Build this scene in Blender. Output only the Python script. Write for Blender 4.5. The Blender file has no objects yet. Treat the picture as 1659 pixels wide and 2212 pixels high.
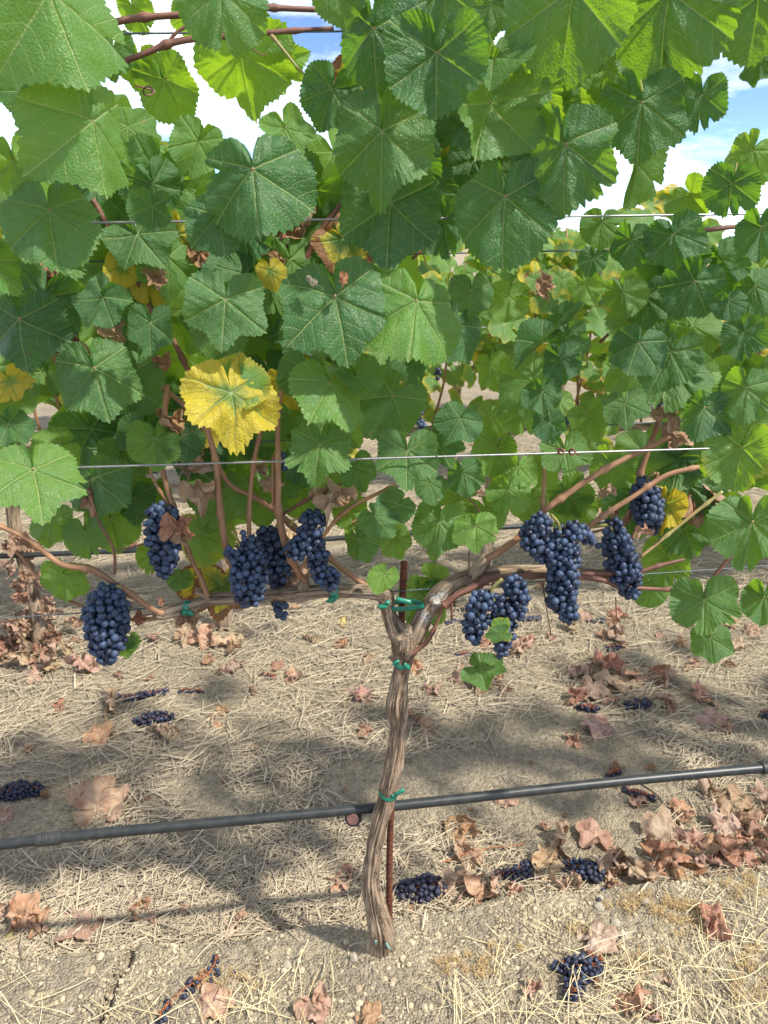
import bpy, math, random
import numpy as np
from mathutils import Vector, Matrix, Euler, noise
random.seed(7); np.random.seed(7)
R = math.radians
scene = bpy.context.scene
COL = scene.collection

# ------------------------------------------------------------------ camera, sky, sun, exposure
CAMZ, PITCH, FPX, CX, CY = 1.4, R(19.4), 1664.0, 829.5, 1106.0
cam = bpy.data.cameras.new('camera'); cam_o = bpy.data.objects.new('camera', cam); COL.objects.link(cam_o)
cam_o.location = (0, 0, CAMZ); cam_o.rotation_euler = (R(90) - PITCH, 0, 0)
cam.sensor_fit = 'VERTICAL'; cam.sensor_height = 36; cam.lens = 36 * FPX / 2212
cam.clip_start = 0.02; cam.clip_end = 2000
cam.dof.use_dof = True; cam.dof.focus_distance = 1.3; cam.dof.aperture_fstop = 9
scene.camera = cam_o

SUN = Vector((0.66, -0.36, 1.0)).normalized()          # towards the sun
world = bpy.data.worlds.new('World'); scene.world = world; world.use_nodes = True
nt = world.node_tree; nt.nodes.clear()
def N(nt, t, **kw):
    n = nt.nodes.new(t)
    for k, v in kw.items(): setattr(n, k, v)
    return n
sky = N(nt, 'ShaderNodeTexSky', sky_type='NISHITA', sun_disc=False)
sky.sun_elevation = math.asin(SUN.z); sky.sun_rotation = math.atan2(SUN.x, SUN.y)
sky.air_density = .55; sky.dust_density = 0.0; sky.ozone_density = 3.0; sky.altitude = 2500
bg = N(nt, 'ShaderNodeBackground'); out = N(nt, 'ShaderNodeOutputWorld')
tc = N(nt, 'ShaderNodeTexCoord'); mp = N(nt, 'ShaderNodeMapping'); mp.inputs['Scale'].default_value = (1.6, 1.6, 5.0); mp.inputs['Location'].default_value = (.05, .89, -4.65)
cn = N(nt, 'ShaderNodeTexNoise'); cn.inputs['Scale'].default_value = 2.2; cn.inputs['Detail'].default_value = 8; cn.inputs['Roughness'].default_value = .62
cr = N(nt, 'ShaderNodeMapRange'); cr.inputs['From Min'].default_value = .40; cr.inputs['From Max'].default_value = .64; cr.inputs['To Max'].default_value = .85
cm = N(nt, 'ShaderNodeMix', data_type='RGBA'); cm.inputs['B'].default_value = (7.8, 8.0, 8.4, 1)
L = nt.links.new
L(tc.outputs['Generated'], mp.inputs['Vector']); L(mp.outputs['Vector'], cn.inputs['Vector']); L(cn.outputs['Fac'], cr.inputs['Value'])
L(cr.outputs['Result'], cm.inputs['Factor']); L(sky.outputs['Color'], cm.inputs['A']); L(cm.outputs['Result'], bg.inputs['Color'])
bg.inputs['Strength'].default_value = 0.15; L(bg.outputs['Background'], out.inputs['Surface'])
sl = bpy.data.lights.new('sun', 'SUN'); sl.energy = 3.7; sl.angle = R(2.2); sl.color = (1, .945, .85)
sun_o = bpy.data.objects.new('sun', sl); COL.objects.link(sun_o)
sun_o.rotation_euler = SUN.to_track_quat('Z', 'Y').to_euler(); sun_o.location = (2, -1, 5)
vs = scene.view_settings; vs.view_transform = 'Standard'; vs.look = 'None'; vs.exposure = 1.1; vs.gamma = 1; vs.use_curve_mapping = False
scene.render.engine = 'CYCLES'; scene.cycles.max_bounces = 6; scene.cycles.diffuse_bounces = 4; scene.cycles.transmission_bounces = 4; scene.cycles.use_adaptive_sampling = True; scene.cycles.adaptive_threshold = .025
scene.cycles.transparent_max_bounces = 8; scene.cycles.use_denoising = True

# ------------------------------------------------------------------ where a measured pixel lies in the place
Y0, SL = 1.207, 0.144                                    # the near row: Y = Y0 + SL*X
CP, SP = math.cos(PITCH), math.sin(PITCH)
def ray(px, py):
    x, y = px - CX, py - CY
    return Vector((x, FPX * CP - y * SP, -(y * CP + FPX * SP)))
def P(px, py, off=0.0):
    d = ray(px, py); t = (Y0 + off) / (d.y - SL * d.x)
    return Vector((0, 0, CAMZ)) + d * t
def PT(px, py, off=0.0):
    d = ray(px, py); return (Y0 + off) / (d.y - SL * d.x)
COSR = 1 / math.sqrt(1 + SL * SL)
ROWD = Vector((COSR, SL * COSR, 0)); ROWN = Vector((-SL * COSR, COSR, 0))
def fbm(x, y, z=0.0, o=3, f=1.0):
    v = 0; a = 1
    for _ in range(o):
        v += a * noise.noise((x * f, y * f, z)); f *= 2.1; a *= .5
    return v
CRACK = None
def sm(a, b, x):
    t = min(1, max(0, (x - a) / (b - a))); return t * t * (3 - 2 * t)
def ground(X, Y, fine=True):
    s = (Y - Y0 - SL * X) * COSR
    if abs(X) > 6 or Y > 9 or Y < -2: return -0.04
    e = 0.10 + .028 * noise.noise((X * 3.1, 0.3, 1.7)) + .010 * noise.noise((X * 11, 2.3, 1.7))
    z = -0.055 * sm(e - .010, e + .022, s)
    z += .010 * fbm(X, Y, 3.1, 2, 2.2) * sm(-1, .0, s)
    if s > .6: z += .05 * math.exp(-((s - 1.55) / .22) ** 2)
    z += .018 * math.exp(-(X * X + (s + .0) ** 2) / .006)
    if fine and s < .6:
        z += .004 * fbm(X, Y, 9.1, 3, 16)
        cx0 = -.565 + .10 * (s + .2) + .012 * noise.noise((s * 14, 7.7, 0)) 
        if -.45 < s < .13:
            w = .006 + .008 * max(0, noise.noise((s * 9, 1.1, 0)) + .2)
            z -= .035 * math.exp(-((X - cx0) / w) ** 2)
        cx1 = -.28 - .5 * (s - .05) + .01 * noise.noise((s * 20, 4.7, 0))
        if 0 < s < .12: z -= .012 * math.exp(-((X - cx1) / .004) ** 2)
    return z
def G(px, py):
    d = ray(px, py); z = -.02
    for _ in range(5):
        t = (CAMZ - z) / -d.z; p = Vector((0, 0, CAMZ)) + d * t; z = ground(p.x, p.y, False)
    return Vector((p.x, p.y, z)), t

# ------------------------------------------------------------------ mesh helpers
def mk(name, v, f, mat=None, attrs=None, smooth=True):
    """v (n,3); f (m,k) array or list of arrays of one k each"""
    me = bpy.data.meshes.new(name)
    v = np.asarray(v, dtype=np.float32)
    fl = f if isinstance(f, list) else [f]
    fl = [np.asarray(a, dtype=np.int32) for a in fl if len(a)]
    me.vertices.add(len(v)); me.vertices.foreach_set('co', v.ravel())
    idx = np.concatenate([a.ravel() for a in fl]); cnt = np.concatenate([np.full(len(a), a.shape[1], np.int32) for a in fl])
    me.loops.add(len(idx)); me.loops.foreach_set('vertex_index', idx)
    st = np.concatenate([[0], np.cumsum(cnt)[:-1]]).astype(np.int32)
    me.polygons.add(len(cnt)); me.polygons.foreach_set('loop_start', st); me.polygons.foreach_set('loop_total', cnt)
    me.polygons.foreach_set('use_smooth', np.full(len(cnt), smooth))
    for k, a in (attrs or {}).items():
        a = np.asarray(a, dtype=np.float32)
        if a.ndim == 1:
            at = me.attributes.new(k, 'FLOAT', 'POINT'); at.data.foreach_set('value', a)
        else:
            at = me.attributes.new(k, 'FLOAT_VECTOR', 'POINT'); at.data.foreach_set('vector', a.ravel())
    me.update(calc_edges=True); me.validate()
    if mat: me.materials.append(mat)
    return me
def link(name, me, parent=None, M=None, **props):
    o = bpy.data.objects.new(name, me); COL.objects.link(o)
    if M is not None: o.matrix_world = M
    if parent is not None:
        o.parent = parent; o.matrix_parent_inverse = parent.matrix_basis.inverted()
    for k, v in props.items(): o[k] = v
    return o
def thing(name, label, cat, loc, group=None):
    o = link(name, None); o.location = loc; o['label'] = label; o['category'] = cat
    o.empty_display_size = .03
    if group: o['group'] = group
    return o
def spline(pts, n):
    """Catmull-Rom through rows (x,y,z,r)"""
    p = np.array(pts, float); p = np.vstack([2 * p[0] - p[1], p, 2 * p[-1] - p[-2]])
    m = len(p) - 3; out = []
    for u in np.linspace(0, m - 1e-6, n):
        i = int(u); t = u - i; a, b, c, d = p[i:i + 4]
        out.append(.5 * ((2 * b) + (c - a) * t + (2 * a - 5 * b + 4 * c - d) * t * t + (3 * b - a - 3 * c + d) * t ** 3))
    return np.array(out)
def tube_arrays(rows, sides=8, disp=None, cap=True, base=0):
    """rows (n,4): centre and radius"""
    c = rows[:, :3]; r = np.maximum(rows[:, 3], 1e-4); n = len(rows)
    tg = np.gradient(c, axis=0); tg /= np.linalg.norm(tg, axis=1)[:, None] + 1e-12
    ref = np.array([0, -1, 0.]) if abs(tg[0][1]) < .9 else np.array([1., 0, 0])
    u = ref - tg[0] * ref.dot(tg[0]); u /= np.linalg.norm(u)
    ln = np.concatenate([[0], np.cumsum(np.linalg.norm(np.diff(c, axis=0), axis=1))])
    V = []; B = []; H = []
    for i in range(n):
        u = u - tg[i] * u.dot(tg[i]); u /= np.linalg.norm(u); w = np.cross(tg[i], u)
        for k in range(sides):
            a = 2 * math.pi * k / sides; ca, sa = math.cos(a), math.sin(a)
            dd = disp(ca, sa, ln[i], r[i]) if disp else 0; rr = r[i] + dd; H.append(dd / r[i])
            V.append(c[i] + (u * ca + w * sa) * rr); B.append((ca * r[i], sa * r[i], ln[i]))
    i, k = np.meshgrid(np.arange(n - 1), np.arange(sides), indexing='ij'); k2 = (k + 1) % sides
    F = np.stack([i * sides + k, i * sides + k2, (i + 1) * sides + k2, (i + 1) * sides + k], -1).reshape(-1, 4)
    tube_arrays.h = np.array(H + [0, 0]); V += [c[0], c[-1]]; B += [(0, 0, 0), (0, 0, ln[-1])]
    b0, b1 = n * sides, n * sides + 1; k = np.arange(sides); k2 = (k + 1) % sides
    T = np.concatenate([np.stack([np.full(sides, b0), k2, k], -1), np.stack([np.full(sides, b1), (n - 1) * sides + k, (n - 1) * sides + k2], -1)])
    return np.array(V), F + base, T + base, np.array(B)
def tube(name, pts, n, sides, mat, parent=None, disp=None, **props):
    V, F, T, B = tube_arrays(spline(pts, n), sides, disp)
    return link(name, mk(name, V, [F, T], mat, {'bk': B, 'rel': tube_arrays.h}), parent, **props)

# ------------------------------------------------------------------ materials
def newmat(name):
    m = bpy.data.materials.new(name); m.use_nodes = True; nt = m.node_tree; nt.nodes.clear()
    return m, nt
class NB:
    def __init__(s, nt): s.nt = nt
    def n(s, t, **kw): return N(s.nt, t, **kw)
    def l(s, a, b): s.nt.links.new(a, b)
    def val(s, sock, v):
        if hasattr(v, 'is_output') or hasattr(v, 'links'): s.l(v, sock)
        else: sock.default_value = v
    def math(s, op, a, b=0.0, c=None, clamp=False):
        n = s.n('ShaderNodeMath', operation=op, use_clamp=clamp); s.val(n.inputs[0], a); s.val(n.inputs[1], b)
        if c is not None: s.val(n.inputs[2], c)
        return n.outputs[0]
    def rng(s, v, a, b, c=0.0, d=1.0, smooth=True):
        n = s.n('ShaderNodeMapRange', interpolation_type='SMOOTHSTEP' if smooth else 'LINEAR')
        s.val(n.inputs['Value'], v); s.val(n.inputs['From Min'], a); s.val(n.inputs['From Max'], b); s.val(n.inputs['To Min'], c); s.val(n.inputs['To Max'], d)
        return n.outputs['Result']
    def mix(s, f, a, b, bt='MIX'):
        n = s.n('ShaderNodeMix', data_type='RGBA', blend_type=bt)
        s.val(n.inputs['Factor'], f); s.val(n.inputs[6], (*a, 1) if isinstance(a, tuple) and len(a) == 3 else a)
        s.val(n.inputs[7], (*b, 1) if isinstance(b, tuple) and len(b) == 3 else b); return n.outputs[2]
    def noise(s, vec, scale, detail=3, rough=.55, dist=0):
        n = s.n('ShaderNodeTexNoise'); s.l(vec, n.inputs['Vector']); n.inputs['Scale'].default_value = scale
        n.inputs['Detail'].default_value = detail; n.inputs['Roughness'].default_value = rough; n.inputs['Distortion'].default_value = dist
        return n.outputs['Fac']
    def vor(s, vec, scale, feat='F1', o='Distance', rand=1):
        n = s.n('ShaderNodeTexVoronoi', feature=feat); s.l(vec, n.inputs['Vector']); n.inputs['Scale'].default_value = scale; n.inputs['Randomness'].default_value = rand
        return n.outputs[o]
    def attr(s, name, o='Fac'): return s.n('ShaderNodeAttribute', attribute_name=name).outputs[o]
    def mapv(s, vec, scale):
        n = s.n('ShaderNodeMapping'); s.l(vec, n.inputs['Vector']); n.inputs['Scale'].default_value = scale; return n.outputs['Vector']
    def bump(s, h, strength, dist, normal=None):
        n = s.n('ShaderNodeBump'); s.l(h, n.inputs['Height']); n.inputs['Strength'].default_value = strength; n.inputs['Distance'].default_value = dist
        if normal: s.l(normal, n.inputs['Normal'])
        return n.outputs['Normal']
    def bsdf(s, col, rough=.6, spec=.4, normal=None, **kw):
        n = s.n('ShaderNodeBsdfPrincipled'); s.val(n.inputs['Base Color'], (*col, 1) if isinstance(col, tuple) and len(col) == 3 else col)
        s.val(n.inputs['Roughness'], rough); s.val(n.inputs['Specular IOR Level'], spec)
        if normal: s.l(normal, n.inputs['Normal'])
        for k, v in kw.items(): s.val(n.inputs[k], v)
        return n.outputs['BSDF']
    def out(s, sh):
        o = s.n('ShaderNodeOutputMaterial'); s.l(sh, o.inputs['Surface'])

def leaf_material():
    m, nt = newmat('vine leaf'); b = NB(nt)
    mv, sv, ed = b.attr('mv'), b.attr('sv'), b.attr('ed'); luv = b.attr('luv', 'Vector')
    oi = b.n('ShaderNodeObjectInfo'); sp = b.n('ShaderNodeSeparateColor'); b.l(oi.outputs['Color'], sp.inputs[0])
    yel, lig, brn = sp.outputs[0], sp.outputs[1], sp.outputs[2]; rnd = oi.outputs['Random']
    main = b.rng(mv, .006, b.rng(ed, 0, 1, .026, .013, False), 1, 0)
    svn = b.math('ADD', sv, b.math('MULTIPLY', b.math('SUBTRACT', b.noise(luv, 3.1, 3), .5), .13))
    sec = b.math('MULTIPLY', b.rng(b.math('PINGPONG', svn, .095), .002, .012, .62, 0), b.rng(b.math('DIVIDE', mv, b.math('ADD', ed, .03)), .38, .56, 1, 0))
    vein = b.math('MAXIMUM', main, sec)
    cell = b.vor(luv, 21, 'DISTANCE_TO_EDGE'); cellm = b.rng(cell, 0, .30)
    n1 = b.noise(luv, 2.2, 4); n2 = b.noise(luv, 9, 3)
    g = b.mix(lig, (.034, .112, .040), (.165, .325, .046))  # shaded leaves are painted darker, sunlit ones paler
    g = b.mix(b.math('MULTIPLY', rnd, .55), g, (.030, .108, .060))
    g = b.mix(b.rng(n1, .35, .65, 0, .7), g, b.mix(.5, g, (.060, .17, .022)))
    g = b.mix(b.rng(cellm, 0, 1, .25, 0, False), g, (.085, .20, .07))
    # yellowing starts at the margin, between the veins
    yf = b.math('ADD', b.math('MULTIPLY', yel, 2.0), b.math('ADD', b.math('MULTIPLY', b.math('SUBTRACT', ed, .75), .9), b.math('MULTIPLY', b.math('SUBTRACT', n1, .5), 1.3)))
    yf = b.math('MULTIPLY', b.rng(b.math('SUBTRACT', yf, b.math('MULTIPLY', vein, .35)), .45, 1.05), b.rng(yel, .02, .15))
    g2 = b.mix(yf, g, b.mix(n2, (.60, .46, .025), (.48, .42, .04)))
    vcol = b.mix(yf, (.40, .48, .20), (.42, .38, .06))
    g2 = b.mix(b.math('MULTIPLY', vein, .72), g2, vcol)
    # browning: margin scorch and spots
    bf = b.math('ADD', b.math('MULTIPLY', brn, 1.6), b.math('ADD', b.math('MULTIPLY', b.math('SUBTRACT', ed, .8), 1.6), b.math('MULTIPLY', b.math('SUBTRACT', b.noise(luv, 4.1, 5), .5), 2.2)))
    bf = b.math('MULTIPLY', b.rng(bf, .75, .95), b.rng(brn, .02, .12))
    spots = b.rng(b.noise(luv, 5.7, 2, .4), .785, .80, 0, .85)
    bcol = b.mix(n2, (.24, .09, .035), (.36, .20, .09))
    g3 = b.mix(b.math('MAXIMUM', bf, spots), g2, bcol)
    geo = b.n('ShaderNodeNewGeometry')
    under = b.mix(.55, g3, (.13, .19, .09))
    col = b.mix(geo.outputs['Backfacing'], g3, under)
    h = b.math('ADD', b.math('MULTIPLY', cellm, .5), b.math('MULTIPLY', vein, -.8)); h = b.math('ADD', h, b.math('MULTIPLY', n2, .35))
    nrm = b.bump(h, .65, .0016)
    dust = b.rng(b.noise(luv, 2.3, 6, .75), .40, .72, 0, .6)
    col = b.mix(dust, col, b.mix(.35, col, (.16, .26, .20)))
    pr = b.bsdf(col, b.rng(n2, .2, .8, .40, .56), .5, nrm)
    tr = b.n('ShaderNodeBsdfTranslucent')
    tcol = b.mix(yf, b.mix(lig, (.14, .32, .012), (.33, .52, .020)), (.75, .56, .03)); tcol = b.mix(b.math('MAXIMUM', bf, spots), tcol, (.22, .07, .02))
    tcol = b.mix(b.math('MULTIPLY', vein, .5), tcol, (.30, .40, .05))
    b.l(tcol, tr.inputs['Color']); b.l(nrm, tr.inputs['Normal'])
    mx = b.n('ShaderNodeMixShader'); mx.inputs[0].default_value = .5; b.l(pr, mx.inputs[1]); b.l(tr.outputs[0], mx.inputs[2])
    b.out(mx.outputs[0]); return m
def dry_material():
    m, nt = newmat('dry leaf'); b = NB(nt)
    mv, sv, ed = b.attr('mv'), b.attr('sv'), b.attr('ed'); luv = b.attr('luv', 'Vector')
    oi = b.n('ShaderNodeObjectInfo'); c0 = b.mix(.32, oi.outputs['Color'], (.35, .245, .155))
    main = b.rng(mv, .006, .022, 1, 0); sec = b.rng(b.math('PINGPONG', sv, .075), .003, .014, .6, 0); vein = b.math('MAXIMUM', main, sec)
    n1 = b.noise(luv, 2.6, 5, .65); n2 = b.noise(luv, 11, 4)
    c = b.mix(b.rng(n1, .35, .7), c0, b.mix(1.0, c0, (.66, .50, .43), 'MULTIPLY'))
    c = b.mix(b.rng(n2, .4, .75, 0, .5), c, b.mix(.5, c0, (.48, .38, .27)))
    c = b.mix(b.rng(b.noise(luv, 4.7, 5, .7), .55, .68, 0, .7), c, b.mix(1.0, c0, (.40, .30, .26), 'MULTIPLY'))
    c = b.mix(b.math('MULTIPLY', vein, .55), c, (.50, .37, .25))
    geo = b.n('ShaderNodeNewGeometry'); c = b.mix(geo.outputs['Backfacing'], c, b.mix(.45, c, (.46, .33, .25)))
    h = b.math('ADD', b.math('MULTIPLY', n2, .7), b.math('MULTIPLY', vein, .6)); nrm = b.bump(h, .8, .002)
    pr = b.bsdf(c, .72, .25, nrm); tr = b.n('ShaderNodeBsdfTranslucent'); b.l(b.mix(.35, c, (.45, .26, .12)), tr.inputs['Color'])
    mx = b.n('ShaderNodeMixShader'); mx.inputs[0].default_value = .22; b.l(pr, mx.inputs[1]); b.l(tr.outputs[0], mx.inputs[2]); b.out(mx.outputs[0]); return m
def bark_material(name, c1, c2, c3, lichen=0.0, fine=1.0):
    m, nt = newmat(name); b = NB(nt); v = b.attr('bk', 'Vector')
    f = b.noise(b.mapv(v, (260 * fine, 260 * fine, 14)), 1, 5, .65, .6); f2 = b.noise(b.mapv(v, (60, 60, 18)), 1, 4)
    c = b.mix(b.rng(f, .36, .62), c1, c2); c = b.mix(b.rng(f2, .45, .75, 0, .7), c, c3)
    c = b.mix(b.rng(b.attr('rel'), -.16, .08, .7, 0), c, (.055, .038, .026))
    if lichen:
        g = b.n('ShaderNodeNewGeometry').outputs['Position']
        near = None
        for c_ in (P(945, 1292, -.02), P(878, 1378, -.03), P(918, 1330, -.02)):
            vm = b.n('ShaderNodeVectorMath', operation='DISTANCE'); b.l(g, vm.inputs[0]); vm.inputs[1].default_value = c_
            q_ = b.rng(vm.outputs['Value'], .006, .026, 1, 0); near = q_ if near is None else b.math('MAXIMUM', near, q_)
        li = b.math('MULTIPLY', near, b.math('MULTIPLY', b.rng(b.noise(g, 60, 3), .46, .52), b.rng(b.noise(g, 220, 4), .40, .52))); c = b.mix(b.math('MULTIPLY', li, lichen), c, (.50, .50, .47))
    h = b.math('ADD', f, b.math('MULTIPLY', f2, .5))
    b.out(b.bsdf(c, .85, .2, b.bump(h, .9, .004))); return m
def cane_material(name, c1, c2, c3):
    m, nt = newmat(name); b = NB(nt); v = b.attr('bk', 'Vector')
    f = b.noise(b.mapv(v, (900, 900, 16)), 1, 4, .6); f2 = b.noise(b.mapv(v, (50, 50, 12)), 1, 3); sp = b.noise(b.mapv(v, (500, 500, 160)), 1, 2)
    c = b.mix(b.rng(f2, .35, .65), c1, c2); c = b.mix(b.rng(f, .4, .7, 0, .6), c, c3); c = b.mix(b.rng(sp, .66, .72, 0, .7), c, (.05, .02, .015))
    b.out(b.bsdf(c, .55, .35, b.bump(f, .5, .0012))); return m
def grape_material():
    m, nt = newmat('grape skin'); b = NB(nt)
    oi = b.n('ShaderNodeObjectInfo'); tc = b.n('ShaderNodeTexCoord').outputs['Object']
    ad = b.n('ShaderNodeVectorMath', operation='ADD'); b.l(tc, ad.inputs[0]); cmb = b.n('ShaderNodeCombineXYZ')
    for i in range(3): b.l(b.math('MULTIPLY', oi.outputs['Random'], (31., 17., 53.)[i]), cmb.inputs[i])
    b.l(cmb.outputs[0], ad.inputs[1]); v = ad.outputs[0]
    n1 = b.noise(v, 1.5, 4, .6); n2 = b.noise(v, 6, 4, .7)
    bl = b.rng(b.math('ADD', n1, b.math('MULTIPLY', b.math('SUBTRACT', oi.outputs['Random'], .5), .16)), .36, .50)
    bl = b.math('MULTIPLY', bl, b.rng(n2, .25, .6, .6, 1))
    sx = b.n('ShaderNodeSeparateXYZ'); b.l(tc, sx.inputs[0]); scar = b.rng(sx.outputs[2], -.985, -.965, 1, 0)
    c = b.mix(bl, (.007, .008, .016), b.mix(oi.outputs['Random'], (.028, .048, .098), (.048, .076, .140)))
    c = b.mix(b.math('MULTIPLY', scar, .9), c, (.01, .008, .008))
    sp = b.n('ShaderNodeSeparateColor'); b.l(oi.outputs['Color'], sp.inputs[0])
    c = b.mix(b.math('MULTIPLY', b.math('SUBTRACT', 1.0, sp.outputs[0]), .8), c, b.mix(n2, (.010, .006, .011), (.030, .022, .040)))
    b.out(b.bsdf(c, b.rng(bl, 0, 1, .28, .62, False), .4, b.bump(n2, .12, .0006))); return m
def plain(name, c, rough=.5, spec=.5, nscale=60, amt=.3, dark=None, metallic=0., bumpd=.0006):
    m, nt = newmat(name); b = NB(nt); v = b.n('ShaderNodeTexCoord').outputs['Object']
    n = b.noise(v, nscale, 4, .6); dk = dark or tuple(x * .45 for x in c)
    b.out(b.bsdf(b.mix(b.rng(n, .35, .7, 0, amt * 2 if amt < .5 else 1), c, dk), rough, spec, b.bump(n, .4, bumpd), Metallic=metallic)); return m
def soil_material():
    m, nt = newmat('soil'); b = NB(nt); v = b.n('ShaderNodeNewGeometry').outputs['Position']
    n1 = b.noise(v, 5, 5, .6); n2 = b.noise(v, 60, 5, .7); vo = b.vor(v, 190); vo2 = b.vor(v, 70)
    fib = b.noise(b.mapv(v, (30, 150, 60)), 1, 4, .7, 1.5)
    c = b.mix(b.rng(n1, .35, .65), (.25, .208, .15), (.365, .305, .21)); c = b.mix(b.rng(n2, .38, .66, 0, .8), c, (.165, .135, .095))
    c = b.mix(b.rng(fib, .55, .7, 0, .5), c, (.39, .33, .225))
    c = b.mix(b.rng(b.vor(v, 190, 'F1', 'Color'), .5, 1, 0, .35), c, (.42, .36, .24))
    h = b.math('ADD', b.math('MULTIPLY', vo, -.7), b.math('ADD', b.math('MULTIPLY', n2, 1.0), b.math('MULTIPLY', vo2, -.8)))
    b.out(b.bsdf(c, .95, .1, b.bump(h, 1.0, .009))); return m
def straw_material(name, c1, c2, c3):
    m, nt = newmat(name); b = NB(nt); v = b.attr('tint', 'Vector'); sx = b.n('ShaderNodeSeparateXYZ'); b.l(v, sx.inputs[0])
    c = b.mix(sx.outputs[0], c1, c2); c = b.mix(b.rng(sx.outputs[1], .6, 1.), c, c3)
    f = b.noise(b.n('ShaderNodeNewGeometry').outputs['Position'], 220, 3); c = b.mix(b.rng(f, .4, .75, 0, .35), c, (.16, .115, .06))
    b.out(b.bsdf(c, .7, .3)); return m
M_LEAF, M_DRY = leaf_material(), dry_material()
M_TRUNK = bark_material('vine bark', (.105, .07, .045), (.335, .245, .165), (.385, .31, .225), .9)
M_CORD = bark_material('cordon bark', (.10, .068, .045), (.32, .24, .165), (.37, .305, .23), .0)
M_CANE = cane_material('ripened cane', (.285, .145, .075), (.21, .098, .048), (.38, .245, .15))
M_CANER = cane_material('reddish cane', (.16, .068, .046), (.11, .042, .03), (.25, .135, .09))
M_STALK = cane_material('green stalk', (.26, .24, .085), (.33, .19, .10), (.32, .31, .14))
M_GRAPE = grape_material()
M_RACHIS = plain('rachis', (.22, .20, .06), .6, .3, 90)
M_RACHR = plain('dried rachis', (.36, .12, .045), .7, .2, 90)
M_WIRE = plain('galvanised wire', (.26, .27, .27), .42, .5, 300, .35, (.2, .19, .18), .75)
M_WIREO = plain('weathered wire', (.10, .12, .12), .5, .5, 300, .3, None, .4)
M_HOSE = plain('black polyethylene', (.012, .015, .016), .42, .45, 45, .18, (.055, .053, .044), 0, .0006)
M_FIT = plain('hose fitting', (.03, .032, .03), .55, .4, 80)
M_DRIP = plain('dripper face', (.20, .10, .085), .6, .3, 200)
M_TAPE = plain('green tie tape', (.010, .185, .115), .3, .5, 120, .25)
M_TAPE2 = plain('faded tie tape', (.17, .30, .25), .5, .4, 120, .25)
M_RUST = plain('rusted steel', (.135, .048, .026), .85, .2, 160, .5, (.05, .02, .014), 0, .0012)
M_SOIL = soil_material()
M_STRAW = straw_material('straw', (.30, .245, .17), (.50, .42, .29), (.20, .16, .12))
M_GRASS = straw_material('dry grass', (.58, .48, .26), (.72, .63, .38), (.45, .35, .17))
M_MOSS = straw_material('golden moss', (.36, .24, .10), (.46, .33, .15), (.25, .18, .09))
M_CLOD = plain('soil crumbs', (.44, .37, .25), .95, .1, 40, .4, (.21, .165, .10), 0, .002)
M_STONE = plain('pale stones', (.31, .275, .21), .85, .2, 50, .4, (.25, .22, .17), 0, .001)
M_TWIG = plain('grey twig', (.33, .26, .18), .85, .2, 60, .4)

# ------------------------------------------------------------------ the ground
def axis(lo, hi, a, b, fine, far):
    x = [a]
    while x[-1] < b: x.append(x[-1] + fine)
    s = fine; up = []
    y = x[-1]
    while y < hi: s *= 1.22; y += s; up.append(min(y, hi))
    s = fine; dn = []; y = x[0]
    while y > lo: s *= 1.22; y -= s; dn.append(max(y, lo))
    return np.array(dn[::-1] + x + up)
gx = axis(-400, 400, -1.05, 1.25, .0075, 1); gy = axis(-30, 900, .78, 1.75, .0075, 1)
gv = np.array([(x, y, ground(x, y)) for y in gy for x in gx]); nx, ny = len(gx), len(gy)
i, j = np.meshgrid(np.arange(ny - 1), np.arange(nx - 1), indexing='ij')
gf = np.stack([i * nx + j, i * nx + j + 1, (i + 1) * nx + j + 1, (i + 1) * nx + j], -1).reshape(-1, 4)
link('ground', mk('ground', gv, gf, M_SOIL), kind='structure', label='bare tan soil with a cracked crust and straw litter')

def row_s(X, Y): return (Y - Y0 - SL * X) * COSR
# straw: thin bent three-point strips with a ridge
def strips(name, items, mat, **props):
    V = []; F = []; T = []; k = 0
    for (p, az, ln, w, bend, lift, droop) in items:
        n = 4; d = np.array([math.cos(az), math.sin(az)]); q = np.array([-d[1], d[0]])
        t1, t2 = random.random(), random.random()
        for a in range(n):
            u = a / (n - 1) - .5; c = np.array(p[:2]) + d * ln * u + q * bend * ln * (u * u - .1)
            z = ground(c[0], c[1], False) + p[2] + lift * (u + .5) - droop * u * u
            wd = w * (1 - .5 * abs(u))
            for e, hz in ((-1, 0), (0, .7 * w), (1, 0)):
                V.append((c[0] + q[0] * e * wd, c[1] + q[1] * e * wd, z + hz)); T.append((t1, t2, 0))
        for a in range(n - 1):
            o = k + a * 3
            F.append((o, o + 1, o + 4, o + 3)); F.append((o + 1, o + 2, o + 5, o + 4))
        k += n * 3
    return link(name, mk(name, V, np.array(F), mat, {'tint': T}, False), **props)
items = []
def straw_at(X, Y, near=1.0, lo=.02, hi=.085):
    ln = random.uniform(lo, hi) * (1.6 if random.random() < .06 else 1)
    az = random.gauss(.35, .85) if random.random() < .6 else random.uniform(0, 3.14)
    items.append(((X, Y, random.uniform(.000, .012) * near), az, ln, random.uniform(.0006, .0018) * (1.7 if random.random() < .12 else 1), random.gauss(0, .17), random.choice((0, 0, 0, .012, .02)) * random.random(), random.uniform(-.004, .01)))
while len(items) < 15000:                                      # the litter behind the row, patchy
    X = random.uniform(-1.1, 1.35); s = random.uniform(.125, .75); Y = Y0 + SL * X + s / COSR
    dens = .16 + .95 * fbm(X, Y, 5.5, 2, 2.6) + .65 * math.exp(-((s - .22) / .12) ** 2) * (1 if X < .1 else .7)
    if random.random() < dens: straw_at(X, Y)
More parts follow.
